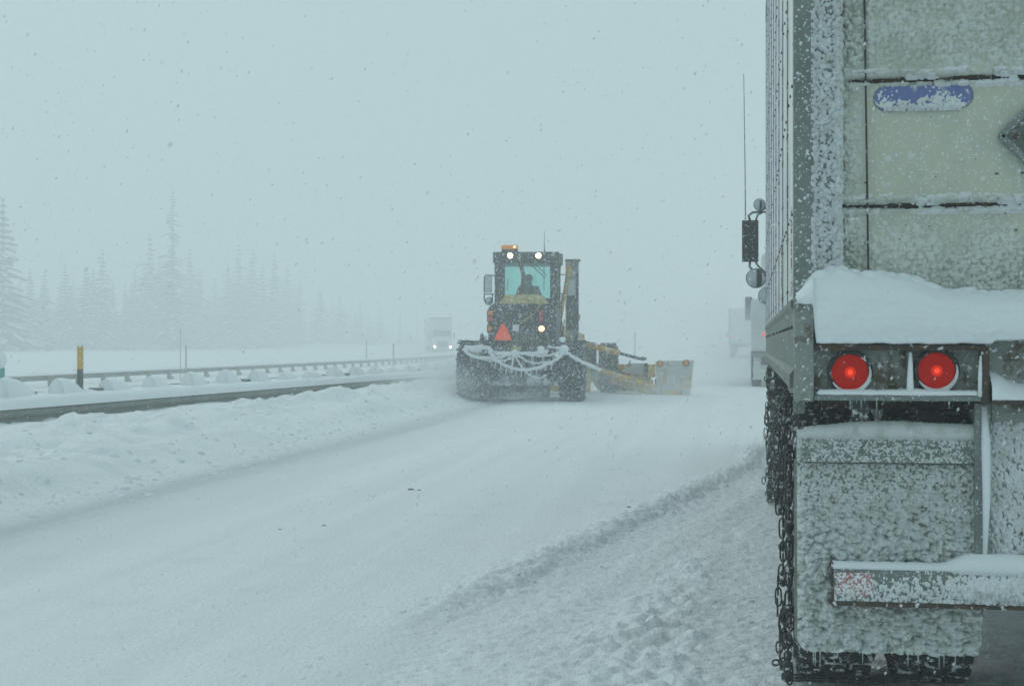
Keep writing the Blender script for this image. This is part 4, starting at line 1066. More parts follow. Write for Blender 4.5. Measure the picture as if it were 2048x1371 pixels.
# mast of the wing, with its slanted cylinder
MA = 4.9
ms = ga(gb(1131, 521, 1157, 700, MA, .3), 'wing_mast', 'mast', bevel=.02)
for (q0, q1) in ((1131, 1135), (1153, 1157)): ga(gb(q0, 524 if q0 < 1140 else 548, q1, 700, MA - .05, .049), 'mast_channel', 'dark' if q0 > 1140 else 'yellow', parent=ms)
ga(gb(1130, 519, 1160, 523, MA - .06, .4), 'mast_cap', 'brown', parent=ms)
ga(gb(1134, 594, 1153, 660, MA - .07, .06), 'mast_slide', 'dark', parent=ms, bevel=.01)
ga(gb(1136, 560, 1151, 592, MA - .06, .05), 'mast_plate', 'wing_grey', parent=ms)
ga(MB().tube([Gp(1155, 628, MA - .05), Gp(1160, 632, MA - .05), Gp(1158, 640, MA - .05), Gp(1155, 645, MA - .05)], .014, 6), 'hose', 'black', parent=ms)
ga(MB().tube([Gp(1138, 534, MA - .22), Gp(1131, 580, MA - .35), Gp(1121, 625, MA - .6), Gp(1107, 682, MA - .9)], [.05, .05, .045, .05], 8), 'lift_cylinder', 'yellow', smooth=True)
for o_x in (0, 3): ga(MB().tube([Gp(1126 + o_x, 600, 4.5), Gp(1120 + o_x, 640, 4.4), Gp(1124 + o_x, 670, 4.4), Gp(1117 + o_x, 692, 4.3)], .014, 6), 'hose', 'black')
# front frame, front wheels, gooseneck
ga(gb(1140, 685, 1192, 735, 5.0, .5), 'circle_frame', 'dark', bevel=.03)
ga(gb(1158, 683, 1180, 700, 4.9, .4), 'pivot_box', 'dark', bevel=.03)
ga(gb(1178, 700, 1193, 765, 5.1, .25), 'frame_upright', 'steel', bevel=.02)
ga(MB().bar((.1, 4.95, 1.6), (.95, 9.0, 1.25), .3, .35), 'main_frame', 'yellow', bevel=.02)
fc = Gp(1217, 740, 6.0)
for (cx, oo) in ((fc.x, 1), (fc.x - 2.1, -1)):
    t = tyre_mesh(cx - .24, cx + .24, 6.4, WR * .97, WR * .97, 26, .035).build('tyre', 'tread', gr)
    MB().lathe_x([(cx + oo * .2, .36), (cx + oo * .14, .3), (cx + oo * .14, .001)], 6.4, WR * .97, 20).build('rim', 'yellow', t)
ga(MB().cyl((fc.x - 2.0, 6.4, WR), (fc.x, 6.4, WR), .09, 10), 'front_axle', 'yellow')
ga(MB().bar((-.9, 6.0, .38), (1.3, 4.7, .38), .12, .65), 'moldboard', 'yellow')
# wing blade: curved section swept along its length
def wing(A, B, zt, zb_, n_, name, m, off=0):
    A, B = Vector(A), Vector(B); d = (B - A).normalized(); nn = Vector((d.y, -d.x, 0))
    if nn.y > 0: nn = -nn                                     # towards the camera side
    rings = []
    for p, zt_ in ((A, zt), (B, zt)):
        ring_ = []
        for t in np.linspace(0, 1, 9):
            z = zb_ + (zt_ - zb_) * t; c_ = .18 * math.sin(t * math.pi) ; ring_.append(tuple(p + nn * (off + c_) + Vector((0, 0, z))))
        for t in np.linspace(1, 0, 9):
            z = zb_ + (zt_ - zb_) * t; c_ = .18 * math.sin(t * math.pi) - .03; ring_.append(tuple(p + nn * (off + c_) + Vector((0, 0, z))))
        rings.append(ring_)
    return ga(MB().loft(rings), name, m, smooth=False)
wA, wB, wC = Gp(1196, 790, 7.0), Gp(1312, 795, 5.2), Gp(1384, 797, 4.6)
wA.z = wB.z = wC.z = 0
zt1 = Gp(1260, 730, 6.0).z
wing(wA, wB, zt1, .03, 9, 'wing_blade', 'yellow')
ga(MB().bar(Gp(1215, 757, 6.0), Gp(1310, 788, 4.9), .10, .16), 'wing_shoe', 'yellow', bevel=.02)
ga(MB().bar(Gp(1190, 733, 6.3), Gp(1292, 733, 5.4), .12, .10), 'wing_top_rail', 'yellow', bevel=.02)
ga(MB().bar(Gp(1240, 768, 5.3), Gp(1306, 764, 5.0), .08, .10), 'wing_brace', 'beige', bevel=.02)
# grey deflector tarp behind the upper blade
q0, q1 = Gp(1245, 752, 5.9), Gp(1292, 726, 5.35)
ga(MB().add([Gp(1243, 744, 5.75), Gp(1292, 752, 5.3), Gp(1288, 727, 5.3), Gp(1255, 727, 5.7), Gp(1243, 744, 5.85), Gp(1292, 752, 5.4), Gp(1288, 727, 5.4), Gp(1255, 727, 5.8)],
            [(0, 1, 2, 3), (7, 6, 5, 4), (0, 4, 5, 1), (1, 5, 6, 2), (2, 6, 7, 3), (3, 7, 4, 0)]), 'snow_shield', 'wing_grey')
ga(gb(1296, 729, 1311, 755, 4.95, .15), 'wing_bracket', 'yellow', bevel=.02)
ga(gb(1288, 727, 1296, 756, 5.05, .1), 'bracket_plate', 'dark', bevel=.01)
ga(gb(1310, 758, 1320, 790, 4.9, .12), 'wing_heel', 'dark', bevel=.01)
e0, e1, e2, e3 = Gp(1311, 723, 4.85), Gp(1388, 721, 4.5), Gp(1380, 798, 4.5), Gp(1314, 799, 4.85)
wpnl = ga(MB().add([e3, e2, e1, e0] + [v + Vector((0, .05, 0)) for v in (e3, e2, e1, e0)], [(0, 1, 2, 3), (7, 6, 5, 4), (0, 4, 5, 1), (1, 5, 6, 2), (2, 6, 7, 3), (3, 7, 4, 0)]), 'wing_end_plate', 'wing_grey')
for k in range(5):
    x = 1322 + k * 13.5
    ga(MB().bar(Gp(x, 750 if k else 758, 4.78 - k * .065), Gp(x - .5, 792, 4.78 - k * .065), .04, .03, up=(0, 1, 0)), 'plate_rib', 'yellow' if k in (0, 3) else 'wing_grey', parent=wpnl)
ga(gb(1332, 781, 1360, 793, 4.60, .03), 'plate_patch', 'yellow', parent=wpnl)
for q, yy, c_ in ((1320, 727.5, 'amber_dim'), (1372, 726, 'amber_dim')):
    c = Gp(q, yy, 4.5 + (1372 - q) * .005); wl = ga(MB().lathe_y([(c.y + .05, .05), (c.y, .075), (c.y - .01, .068)], c.x, c.z, 20), 'marker_lamp', 'dark', smooth=True)
    ga(MB().lathe_y([(c.y - .005, .06), (c.y - .02, .04), (c.y - .025, .001)], c.x, c.z, 20), 'lens', c_, parent=wl, smooth=True)
# push arm and lift cylinder
ga(MB().tube([Gp(1200, 741, 4.4), Gp(1225, 748, 4.5), Gp(1300, 771, 4.8), Gp(1312, 777, 4.8)], [.05, .06, .06, .05], 8), 'push_arm', 'yellow', smooth=True)
ga(MB().tube([Gp(1142, 712, 3.6), Gp(1200, 741, 4.4)], [.05, .05], 8), 'push_rod', 'beige', smooth=True)
lc = ga(MB().tube([Gp(1172, 690, 4.7), Gp(1190, 694, 4.7), Gp(1236, 706, 4.8), Gp(1240, 707, 4.8)], [.06, .075, .075, .06], 10), 'wing_cylinder', 'yellow', smooth=True)
ga(MB().tube([Gp(1238, 707, 4.8), Gp(1284, 719, 4.95)], .035, 8), 'piston_rod', 'dark', parent=lc, smooth=True)
ga(MB().tube([Gp(1192, 692, 4.75), Gp(1215, 693, 4.78), Gp(1228, 694, 4.8), Gp(1231, 701, 4.8)], .012, 6), 'hose', 'black', parent=lc)
ga(MB().ball(tuple(Gp(1286, 718, 4.95)), .07, 8, (1.3, 1, .7)), 'rod_eye', 'brown', parent=lc, smooth=True)
ga(MB().tube([Gp(1258, 728, 5.6), Gp(1261, 721, 5.6)], .02, 6), 'pin', 'dark')

# driver ------------------------------------------------------------------
hp = Gp(1057, 562, 4.15)
drv = thing('person', 'driver seen from behind in dark cap and coat seated inside the grader cab', 'person', (GO + rt * hp.x + fw * 4.15), HD)
sz = hp.z
def skinned(name, verts, edges, radii, m, parent, sub=1):
    me = bpy.data.meshes.new(name); me.from_pydata(verts, edges, []); me.materials.append(M[m])
    o = obj(name, me, parent)
    sm_ = o.modifiers.new('skin', 'SKIN'); sm_.use_smooth_shade = True
    for i, r_ in enumerate(radii): me.skin_vertices[0].data[i].radius = (r_, r_) if not isinstance(r_, tuple) else r_
    me.skin_vertices[0].data[0].use_root = True
    ss = o.modifiers.new('sub', 'SUBSURF'); ss.levels = sub; ss.render_levels = sub
    return o
b0z = sz - .62   # pelvis
V_ = [(0, 0, b0z), (0, .01, b0z + .2), (0, .02, b0z + .40), (0, .01, b0z + .50), (0, .02, b0z + .60), (0, .03, b0z + .68),
      (-.19, .02, b0z + .43), (-.27, .12, b0z + .20), (-.16, .36, b0z + .24), (.19, .02, b0z + .43), (.27, .12, b0z + .20), (.16, .36, b0z + .24),
      (-.11, .12, b0z - .02), (-.15, .45, b0z + .0), (-.15, .52, b0z - .38), (-.15, .64, b0z - .42), (.11, .12, b0z - .02), (.15, .45, b0z), (.15, .52, b0z - .38), (.15, .64, b0z - .42)]
E_ = [(0, 1), (1, 2), (2, 3), (3, 4), (4, 5), (2, 6), (6, 7), (7, 8), (2, 9), (9, 10), (10, 11), (0, 12), (12, 13), (13, 14), (14, 15), (0, 16), (16, 17), (17, 18), (18, 19)]
Rr = [.16, .15, .15, .06, .09, .07, .085, .06, .04, .085, .06, .04, .10, .075, .055, .045, .10, .075, .055, .045]
skinned('body', V_, E_, Rr, 'coat', drv, 2)
hdz = b0z + .63
hdp = MB().ball((0, .02, hdz), .10, 14, (.8, 1, 1.15)); hdp.ball((0, .125, hdz - .01), .018, 6, (1, 1, 1.3)); hdp.ball((-.083, .02, hdz - .01), .022, 6, (.5, .8, 1.2)); hdp.ball((.083, .02, hdz - .01), .022, 6, (.5, .8, 1.2))
hdp.build('head', 'skin', drv, smooth=True)
cp = MB().ball((0, .01, hdz + .045), .112, 14, (.9, 1.02, .85)); cp.box(-.08, .08, .09, .19, hdz + .04, hdz + .055); cp.build('cap', 'cap', drv, smooth=True)
MB().ball((.13, -.06, b0z + .33), .10, 10, (.8, .7, 1.4)).build('jacket_panel', 'vest', drv, smooth=True)
for sx in (-1, 1):
    hnd = MB().ball((sx * .15, .38, b0z + .245), .034, 8, (.8, 1.2, .6))
    for k in range(4): hnd.tube([(sx * (.13 + k * .014), .41, b0z + .26), (sx * (.13 + k * .014), .445, b0z + .262), (sx * (.13 + k * .014), .452, b0z + .235)], .008, 5)
    hnd.tube([(sx * .125, .38, b0z + .25), (sx * .105, .42, b0z + .245)], .009, 5); hnd.build('hand', 'skin', drv, smooth=True)
ga(MB().box(hp.x - .24, hp.x + .24, 4.0, 4.5, b0z - .22, b0z - .13), 'driver_seat', 'seat', bevel=.04)
ga(MB().box(hp.x - .2, hp.x + .2, 3.86, 3.98, b0z - .1, b0z + .30), 'seat_back', 'seat', bevel=.04)
sw = MB(); sw.tube([(hp.x + .2 * math.cos(t), 4.6 + .05 * math.sin(t), b0z + .24 + .16 * math.sin(t)) for t in np.linspace(0, 2 * math.pi, 20, endpoint=False)], .014, 6, closed=True)
sw.tube([(hp.x, 4.6, b0z + .24), (hp.x, 4.85, b0z - .1)], .03, 8); ga(sw, 'steering_wheel', 'black')

# ------------------------------------------------------------------ guard rails
def beam(name, xf, y0, y1, ztop, h, faces, m, parent, dy=1.0, sc=1.0):
    """W-section beam following xf(y); faces=+1 bulges towards +x"""
    prof = [(0, 0), (.045, -.04), (.045, -.10), (.0, -.15), (.045, -.20), (.045, -.27), (0, -h), (-.004, -h), (.040, -.27), (.040, -.20), (-.005, -.15), (.040, -.10), (.040, -.04), (-.004, 0)]
    rings = []
    for y in np.arange(y0, y1 + .01, dy):
        x = float(xf(np.array(y))); zt = ztop(x, y)
        rings.append([(x + faces * a, y, zt + b_ * sc) for a, b_ in prof])
    return MB().loft(rings).build(name, m, parent)
nr = thing('guard_rail', 'near guard rail with its grey beam half buried in the plowed snow bank', 'guard rail', (rail_x(np.array(0.)).item(), 0, 0))
NO = nr.location.x
def nrx(y): return rail_x(y) - NO
def build_near():
    beam('rail_beam', nrx, 3, 96, lambda x, y: .335, .312, 1, 'steel_green', nr, .95)
    beam('rail_beam', lambda y: nrx(y) - .52, 3, 96, lambda x, y: .50, .312, -1, 'steel_green', nr, .95)
    for y in np.arange(4.3, 80, 1.905):
        x = float(nrx(np.array(y))); MB().box(x - .40, x - .22, y, y + .14, -.1, .52).build('post', 'steel_green', nr)
    # cap of snow over the front beam, between the two beams
    yy = np.concatenate([np.arange(3, 45, .10), np.arange(45, 96, .8)]); tt_ = np.linspace(0, 1, 13)
    Y2, T2 = np.meshgrid(yy, tt_)
    xr = nrx(Y2)
    wav = .05 * (fbm(Y2 * .35, Y2 * 0, 201) - .5) + .02 * (fbm(Y2 * 2.2, T2 * 2, 202) - .5)
    hcap = .155 * (1 - .35 * sst(25, 60, Y2)) + wav
    ang = T2 * math.pi
    Xc = xr + .055 + .012 * np.sin(Y2 * 1.3) - .36 * (1 - np.cos(ang)) * .5 - .28 * sst(.5, 1, T2)
    Zc = .318 + hcap * np.sin(np.clip(ang, 0, math.pi * .62)) ** .55 + .02 * sst(.5, 1, T2)
    np_mesh('rail_snow', np.stack([Xc, Y2, Zc], -1).reshape(-1, 3), grid_faces(len(yy), len(tt_)), 'snow', nr)
build_near()
# fin shaped drifts standing on the post tops
k = 0
for y in np.arange(11.5, 62, 1.45):
    k += 1
    x = float(rail_x(np.array(y))) - .24
    r_ = random.Random(k); top = .70 + .03 * math.sin(k * 1.3) + .04 * (r_.random() - .5); ln = 1.0 + .22 * r_.random()
    if y > 28: top -= .05; ln += .2
    rings = []
    for q, u in enumerate(np.linspace(0, 1, 16)):
        hz_ = .36 + (top - .36) * ((1 - u ** 2.3) ** .9) * (.93 + .07 * min(1, u / .12))
        wd = .13 * (1 - .3 * u)
        rings.append([(wd * math.cos(t) * (1 if math.sin(t) < .6 else .9), u * ln, (.30 + (hz_ - .30) * max(0, math.sin(t)) ** .6) + .008 * (r_.random() - .5)) for t in np.linspace(0, math.pi, 12)])
    o = MB().loft(rings).build('snow_fin', 'snow_soft', None, smooth=True)
    o.location = (x, y, 0)
    tag(o, 'fin shaped snow drift standing on a post of the near guard rail', 'snow drift', 'fin shaped drifts along the near guard rail')
frl = thing('guard_rail', 'far guard rail beyond the median, thin beam on posts seen from behind', 'guard rail', (-26, 40, 0))
def frx(y): return far_rail_x(y + 40) + 26
def build_far():
    beam('rail_beam', frx, 6, 150, lambda x, y: -.02, .312, -1, 'steel_green', frl, 2.0, .62)
    for y in np.arange(6, 150, 2.4):
        x = float(frx(np.array(y)))
        p = MB().box(x + .05, x + .20, y, y + .15, -.75, -.02); p.bar((x + .02, y + .07, -.14), (x + .22, y + .3, -.42), .07); p.build('post', 'steel_green', frl)
    yy = np.arange(6, 150, .5); tt_ = np.linspace(0, 1, 8); Y2, T2 = np.meshgrid(yy, tt_)
    Xc = frx(Y2) + .10 - .2 * T2; Zc = .0 + (.06 + .05 * fbm(Y2 * .4, Y2 * 0, 203)) * np.sin(T2 * math.pi) ** .7
    np_mesh('rail_snow', np.stack([Xc, Y2, Zc], -1).reshape(-1, 3), grid_faces(len(yy), len(tt_)), 'snow', frl)
build_far()
# delineators and markers
dp = at_depth(160.5, 22.4); dx_, dy_ = dp.x, dp.y
dl = thing('delineator_post', 'amber reflective post with dark foot and snow cap behind the near rail', 'road marker', (dx_, dy_, 0))
MB().box(-.048, .048, -.012, .012, .81, 1.165).build('reflector_panel', 'delin', dl, bevel=.008)
MB().box(-.044, .044, -.015, .010, .42, .809).build('foot', 'delin_dark', dl)
MB().ball((0, 0, 1.175), .05, 10, (.9, .6, .9)).build('snow_cap', 'snow', dl, smooth=True)
dp = at_depth(2, 24)
dl = thing('delineator_post', 'short teal marker with tall snow cap at the left edge of the photo', 'road marker', (dp.x, dp.y, 0))
MB().box(-.06, .06, -.015, .015, .40, .80).build('reflector_panel', 'teal', dl, bevel=.006)
MB().ball((0, 0, .92), .12, 12, (.75, .7, 1.15)).build('snow_cap', 'snow', dl, smooth=True)
for px, dep, z0, z1, m, lab, r_ in ((361, 66, -.35, 1.72, 'red_pole', 'thin tall faded red snow pole beyond the far guard rail', .02), (372, 66, -.35, 1.0, 'grey_pole', 'short grey pole just right of the thin red snow pole', .035),
                                (733, 120, -.4, 1.3, 'grey_pole', 'faint grey pole beside the far rail, left of the dark one', .05), (787, 105, -.4, 1.05, 'grey_pole', 'dark pole by the far guard rail nearest the oncoming truck', .06),
                                (1270, 110, 0, 1.9, 'grey_pole', 'faint pole in the haze above the wing plow of the grader', .045)):
    p = at_depth(px, dep)
    po = MB().tube([(0, 0, z0 - .3), (0, 0, (z0 + z1) / 2), (0, 0, z1)], [r_, r_, r_ * .8], 8); po.ball((0, 0, z1 + .02), r_ * 1.5, 6)
    o = po.build('snow_pole', m, None); o.location = (p.x, p.y, 0); tag(o, lab, 'snow pole')

# ------------------------------------------------------------------ other trucks
def far_wheels(t, x0, x1, ys_, r=.5):
    for y in ys_:
        for (a, b_) in ((x0, x0 + .3), (x1 - .3, x1)):
            w = MB().lathe_x([(a, .001), (a, r * .5), (a + .02, r), (b_ - .02, r), (b_, r * .5), (b_, .001)], y, r, 20).build('tyre', 'tread', t)
# oncoming truck, faces the camera
p = at_depth(884, 172)
ang = math.atan2(-p.x, p.y)
on = thing('oncoming_truck', 'oncoming pale box truck with two lit headlights, faint in the haze beyond the median', 'truck', (p.x, p.y, -.35), ang + R(4))
MB().box(-1.28, 1.28, 1.6, 12, 1.2, 4.45).build('cargo_box', 'truck_white', on, bevel=.03)
MB().box(-1.29, 1.29, 1.59, 1.66, 4.3, 4.5).build('box_edge', 'steel', on)
MB().box(-1.0, 1.0, 1.2, 12, .75, 1.19).build('chassis', 'dark', on)
MB().prism([(-.9, .75), (1.55, .75), (1.55, 3.1), (.0, 3.1), (-.35, 2.3), (-.9, 1.9)], -1.1, 1.1, axis='x').build('cab', 'truck_white', on, bevel=.06)
MB().prism([(-.36, 2.32), (-.05, 2.98), (-.03, 2.98), (-.34, 2.32)], -.98, .98, axis='x').build('windscreen', 'glass_dark', on)
o_w = [c for c in kids(on) if c.name.startswith('windscreen')][0]; o_w.location.y -= .02
MB().box(-.62, .62, -.93, -.9, 1.0, 1.75).build('grille', 'dark', on)
MB().box(-1.15, 1.15, -1.05, -.92, .5, .82).build('bumper', 'chrome', on, bevel=.03)
for sx in (-1, 1):
    MB().lathe_y([(-.93, .11), (-.97, .09), (-.98, .001)], sx * .92, 1.1, 14).build('headlight', 'head_lit', on)
    MB().box(sx * 1.42 - .1, sx * 1.42 + .1, .0, .06, 2.0, 2.7).build('side_mirror', 'dark', on)
    MB().bar((sx * 1.1, .03, 2.6), (sx * 1.42, .03, 2.6), .03).build('mirror_arm', 'dark', on)
far_wheels(on, -1.2, 1.2, (0, 8.6, 9.9))
# box trailer far ahead in our lane
p = at_depth(1490, 122)
bt = thing('box_truck', 'faint white box truck far ahead with dim red tail light, farthest in our lane', 'truck', (p.x, p.y, 0), 0)
MB().box(-1.3, 1.3, 0, 13, 1.15, 4.0).build('cargo_box', 'truck_white', bt, bevel=.05)
MB().box(-1.31, -1.2, -.02, .05, .9, 4.0).build('corner_post', 'steel', bt); MB().box(1.2, 1.31, -.02, .05, .9, 4.0).build('corner_post', 'steel', bt)
MB().box(-1.25, 1.25, -.05, .05, .95, 1.15).build('rear_sill', 'dark', bt)
MB().box(-.02, .02, -.02, 0, 1.2, 3.9).build('door_gap', 'steel', bt)
for sx in (-1, 1):
    MB().lathe_y([(-.055, .13), (-.09, .09), (-.09, .001)], sx * 1.14, 1.75, 12).build('tail_light', 'far_red', bt)
    MB().box(sx * .9 - .3, sx * .9 + .3, .25, .28, .25, .95).build('mud_flap', 'dark', bt)
    MB().box(sx * 1.62 - .2, sx * 1.62 + .2, 14.5, 14.6, 1.75, 2.1).build('side_mirror', 'dark', bt)
    MB().bar((sx * 1.1, 14.55, 1.9), (sx * 1.62, 14.55, 1.9), .04).build('mirror_arm', 'dark', bt)
MB().box(-1.1, 1.1, 13.2, 16, .8, 2.9).build('cab', 'truck_white', bt, bevel=.06)
far_wheels(bt, -1.2, 1.2, (.9, 2.2, 12, 15.2))
# flatbed load + tractor at 41 m
xl = at_depth(1502, 41).x; y_ = at_depth(1502, 41).y
cx = 1.28
ft = thing('flatbed_truck', 'pale truck just ahead of the near trailer, its low rear and black mirror half hidden', 'truck', (xl + cx, y_, 0), 0)
MB().box(-cx, cx, 0, 5.2, .95, 2.40).build('tarped_load', 'truck_white', ft, bevel=.08)
MB().box(-cx, cx, -.03, 5.6, .82, .94).build('deck', 'steel', ft)
MB().box(-.95, 1.35, 6.0, 8.6, .9, 4.0).build('cab', 'truck_white', ft, bevel=.1)
MB().box(-.85, 1.2, 8.65, 10.2, .8, 1.9).build('hood', 'truck_white', ft, bevel=.1)
for sx in (-1, 1):
    MB().box(sx * .92 - .3, sx * .92 + .3, .1, .13, .2, .9).build('mud_flap', 'wing_grey', ft)
MB().box(-1.46, -1.24, 7.3, 7.38, 1.93, 2.68).build('side_mirror', 'mirror_back', ft, bevel=.01)
MB().bar((-1.24, 7.34, 2.6), (-.95, 7.34, 2.6), .03).build('mirror_arm', 'dark', ft)
MB().box(1.64, 1.86, 7.3, 7.38, 1.93, 2.68).build('side_mirror', 'mirror_back', ft, bevel=.01)
MB().bar((1.64, 7.34, 2.6), (1.35, 7.34, 2.6), .03).build('mirror_arm', 'dark', ft)
pr = at_depth(1527, 41); MB().lathe_y([(-.04, .045), (-.06, .035), (-.06, .001)], pr.x - (xl + cx), 1.44, 12).build('tail_light', 'far_red', ft)
MB().lathe_y([(-.04, .07), (-.07, .05), (-.07, .001)], 1.0, 1.44, 12).build('tail_light', 'far_red', ft)
MB().box(-1.0, 1.0, 0, 10, .6, .81).build('chassis', 'dark', ft)
far_wheels(ft, -cx, cx, (.9, 5.0, 9.6))

# ------------------------------------------------------------------ trees
def tree_variant(seed, hgt, width, sparse=1.0):
    r = random.Random(seed); cr_, sn = MB(), MB()
    nlev = int(hgt * 2.4)
    for i in range(nlev):
        u = i / (nlev - 1); z = hgt * (.08 + .92 * u); w = width * (1 - u) ** .8 * r.uniform(.6, 1.25) + .15
        nb = max(4, int((9 * (1 - u) + 5) * sparse))
        for k in range(nb):
            if sparse < 1 and r.random() < .25: continue
            a = r.uniform(0, 2 * math.pi); ln = w * r.uniform(.45, 1.15); droop = -.25 * ln - .12 * ln * ln / width + r.uniform(-.1, .1)
            ca, sa = math.cos(a), math.sin(a); seg = 3; wd = .10 + .20 * ln
            for q in range(seg):
                t0_, t1_ = q / seg, (q + 1) / seg
                p0 = (ca * ln * t0_, sa * ln * t0_, z + droop * t0_ ** 1.5); p1_ = (ca * ln * t1_, sa * ln * t1_, z + droop * t1_ ** 1.5)
                w0_, w1_ = wd * (1 - .55 * t0_) * r.uniform(.7, 1.3), wd * (1 - .55 * t1_) * (.05 if q == seg - 1 else r.uniform(.7, 1.3))
                jz = r.uniform(-.06, .02)
                vs = [(p0[0] - sa * w0_, p0[1] + ca * w0_, p0[2] - .12 * w0_ - .08 + jz), (p0[0] + sa * w0_, p0[1] - ca * w0_, p0[2] - .12 * w0_ - .08), (p1_[0] + sa * w1_, p1_[1] - ca * w1_, p1_[2] - .2 * w1_ - .08), (p1_[0] - sa * w1_, p1_[1] + ca * w1_, p1_[2] - .2 * w1_ - .08 + jz),
                      (p0[0], p0[1], p0[2]), (p1_[0], p1_[1], p1_[2])]
                cr_.add(vs, [(0, 4, 5, 3), (4, 1, 2, 5), (0, 3, 2, 1)])
                if r.random() < .85:
                    s0 = .75 * r.uniform(.6, 1.1)
                    vs2 = [(p0[0] - sa * w0_ * s0, p0[1] + ca * w0_ * s0, p0[2] + .01), (p0[0], p0[1], p0[2] + .10), (p0[0] + sa * w0_ * s0, p0[1] - ca * w0_ * s0, p0[2] + .01),
                           (p1_[0] - sa * w1_ * s0, p1_[1] + ca * w1_ * s0, p1_[2] + .01), (p1_[0], p1_[1], p1_[2] + .08), (p1_[0] + sa * w1_ * s0, p1_[1] - ca * w1_ * s0, p1_[2] + .01)]
                    cr_.mi = 1; cr_.add(vs2, [(0, 1, 4, 3), (1, 2, 5, 4)]); cr_.mi = 0
    t = thing('conifer_tree', 'x', 'tree')
    MB().tube([(0, 0, -.8), (0, 0, hgt * .5), (.03, 0, hgt)], [.03 + hgt * .012, .02 + hgt * .007, .02], 7).build('trunk', 'bark', t)
    cr_.build('crown', ['needle', 'snow_soft'], t)
    return t
variants = [tree_variant(s_, 10, w_) for s_, w_ in ((1, 1.9), (2, 1.6), (3, 2.3), (4, 1.4), (5, 2.0))]
used_v = set()
def place_tree(px, dep, h, lab, vi=None, grp=None, base=None):
    v = vi if vi is not None else rnd.randrange(5)
    src = variants[v]
    if v in used_v: o = copy_tree(src)
    else: o = src; used_v.add(v)
    p = at_depth(px, dep); zb2 = G0(p.x, p.y) if base is None else base
    o.location = (p.x, p.y, zb2 - .1); s_ = h / 10; o.scale = (s_ * rnd.uniform(.85, 1.15) ** .5, s_, s_); o.rotation_euler = (0, 0, rnd.uniform(0, 6.28))
    o['label'] = lab
    if grp: o['group'] = grp
    elif 'group' in o: del o['group']
    return o
print('TRIS', sum(len(o.data.loops) - 2 * len(o.data.polygons) for o in bpy.data.objects if o.type == 'MESH'))
LABF = 'snow covered conifer in the hazy forest beyond the far guard rail'
GRPF = 'snowy conifers of the hazy forest'
tops = [(40, 560), (60, 540), (90, 545), (130, 530), (170, 535), (205, 500), (225, 560), (250, 575), (270, 540), (300, 470), (320, 520), (380, 500), (400, 540), (430, 560),
        (455, 530), (478, 492), (505, 500), (525, 530), (548, 505), (575, 530), (600, 560), (640, 575), (680, 590), (720, 600), (760, 615), (800, 625)]
def top_at(px):
    for (a, ta), (b_, tb) in zip(tops, tops[1:]):
        if a <= px <= b_: return ta + (tb - ta) * (px - a) / (b_ - a)
    return tops[0][1] if px < tops[0][0] else tops[-1][1]
for (px, py) in tops:
    dep = 185 + px * .15 + rnd.uniform(0, 8)
    z1 = 1.2 + (687 - py) * dep / FPX; p = at_depth(px, dep)
    place_tree(px, dep, z1 - G0(p.x, p.y) + .1, LABF, None, GRPF)
for k in range(120):
    px = -120 + 960 * (k + rnd.random()) / 120
    dep = 180 + max(px, 0) * .15 + rnd.uniform(0, 42); py = top_at(px) + rnd.uniform(14, 90)
    p = at_depth(px, dep); z1 = 1.2 + (687 - py) * dep / FPX
    place_tree(px, dep, max(3.2, z1 - G0(p.x, p.y) + .1), LABF, None, GRPF)
def solo(px, dep, py, lab, vi, sx):
    p = at_depth(px, dep); z1 = 1.2 + (687 - py) * dep / FPX
    o = place_tree(px, dep, z1 - G0(p.x, p.y) + .1, lab, vi); o.scale = (o.scale[0] * sx, o.scale[1] * sx, o.scale[2]); return o
solo(6, 172, 398, 'tall snowy conifer at the left edge, darkest tree of the hazy forest', 0, 1.15)
tall = tree_variant(11, 21, 3.0, .62); variants.append(tall)
o = solo(345, 215, 380, 'tallest lone conifer with open sparse crown rising above the hazy forest', 5, 1.0)
p = at_depth(345, 215); hh = 1.2 + (687 - 380) * 215 / FPX - G0(p.x, p.y); o.scale = (hh / 21,) * 3

# ------------------------------------------------------------------ falling snow (each flake a small faceted clump)
rg_ = np.random.default_rng(5)
def flakes(name, n_, gen, r0, r1, label, asp=1.0):
    Pt = gen(n_); n_ = len(Pt); rad = r0 + (r1 - r0) * rg_.random(n_) ** 2.6
    base = np.array([(1, 0, 0), (-1, 0, 0), (0, 1, 0), (0, -1, 0), (0, 0, 1), (0, 0, -1)], float)
    fc_ = np.array([(0, 2, 4), (2, 1, 4), (1, 3, 4), (3, 0, 4), (2, 0, 5), (1, 2, 5), (3, 1, 5), (0, 3, 5)])
    sc = rad[:, None, None] * (.6 + .8 * rg_.random((n_, 6, 1)))
    V = base[None] * sc; V[:, :, 2] *= asp; V[:, :, 0] *= .9
    # lean along the wind
    V[:, :, 0] += V[:, :, 2] * .35
    V = V + Pt[:, None, :]
    F = (fc_[None] + (np.arange(n_) * 6)[:, None, None]).reshape(-1, 3)
    return np_mesh(name, V.reshape(-1, 3), F, 'flake', None, smooth=False, kind='stuff', label=label)
def wedge(n_):
    d = (2 ** 3 + rg_.random(n_) * (40 ** 3 - 2 ** 3)) ** (1 / 3); d = np.where(rg_.random(n_) < .45, 1.9 + rg_.random(n_) ** .6 * 15, d)
    d = np.maximum(d, 2.9 + rg_.random(n_))
    a = YAW + (rg_.random(n_) - .5) * R(64); z = .02 + rg_.random(n_) ** 1.0 * np.minimum(1.2 + d * .34, 9)
    x, y = -np.sin(a) * d, np.cos(a) * d
    ok = ~((x > XL - .1) & (y > D - .12)) ; return np.stack([x, y, z], 1)[ok]
flakes('falling_snow', 150000, wedge, .0009, .0031, 'white snowflakes falling through the whole scene', 1.5)
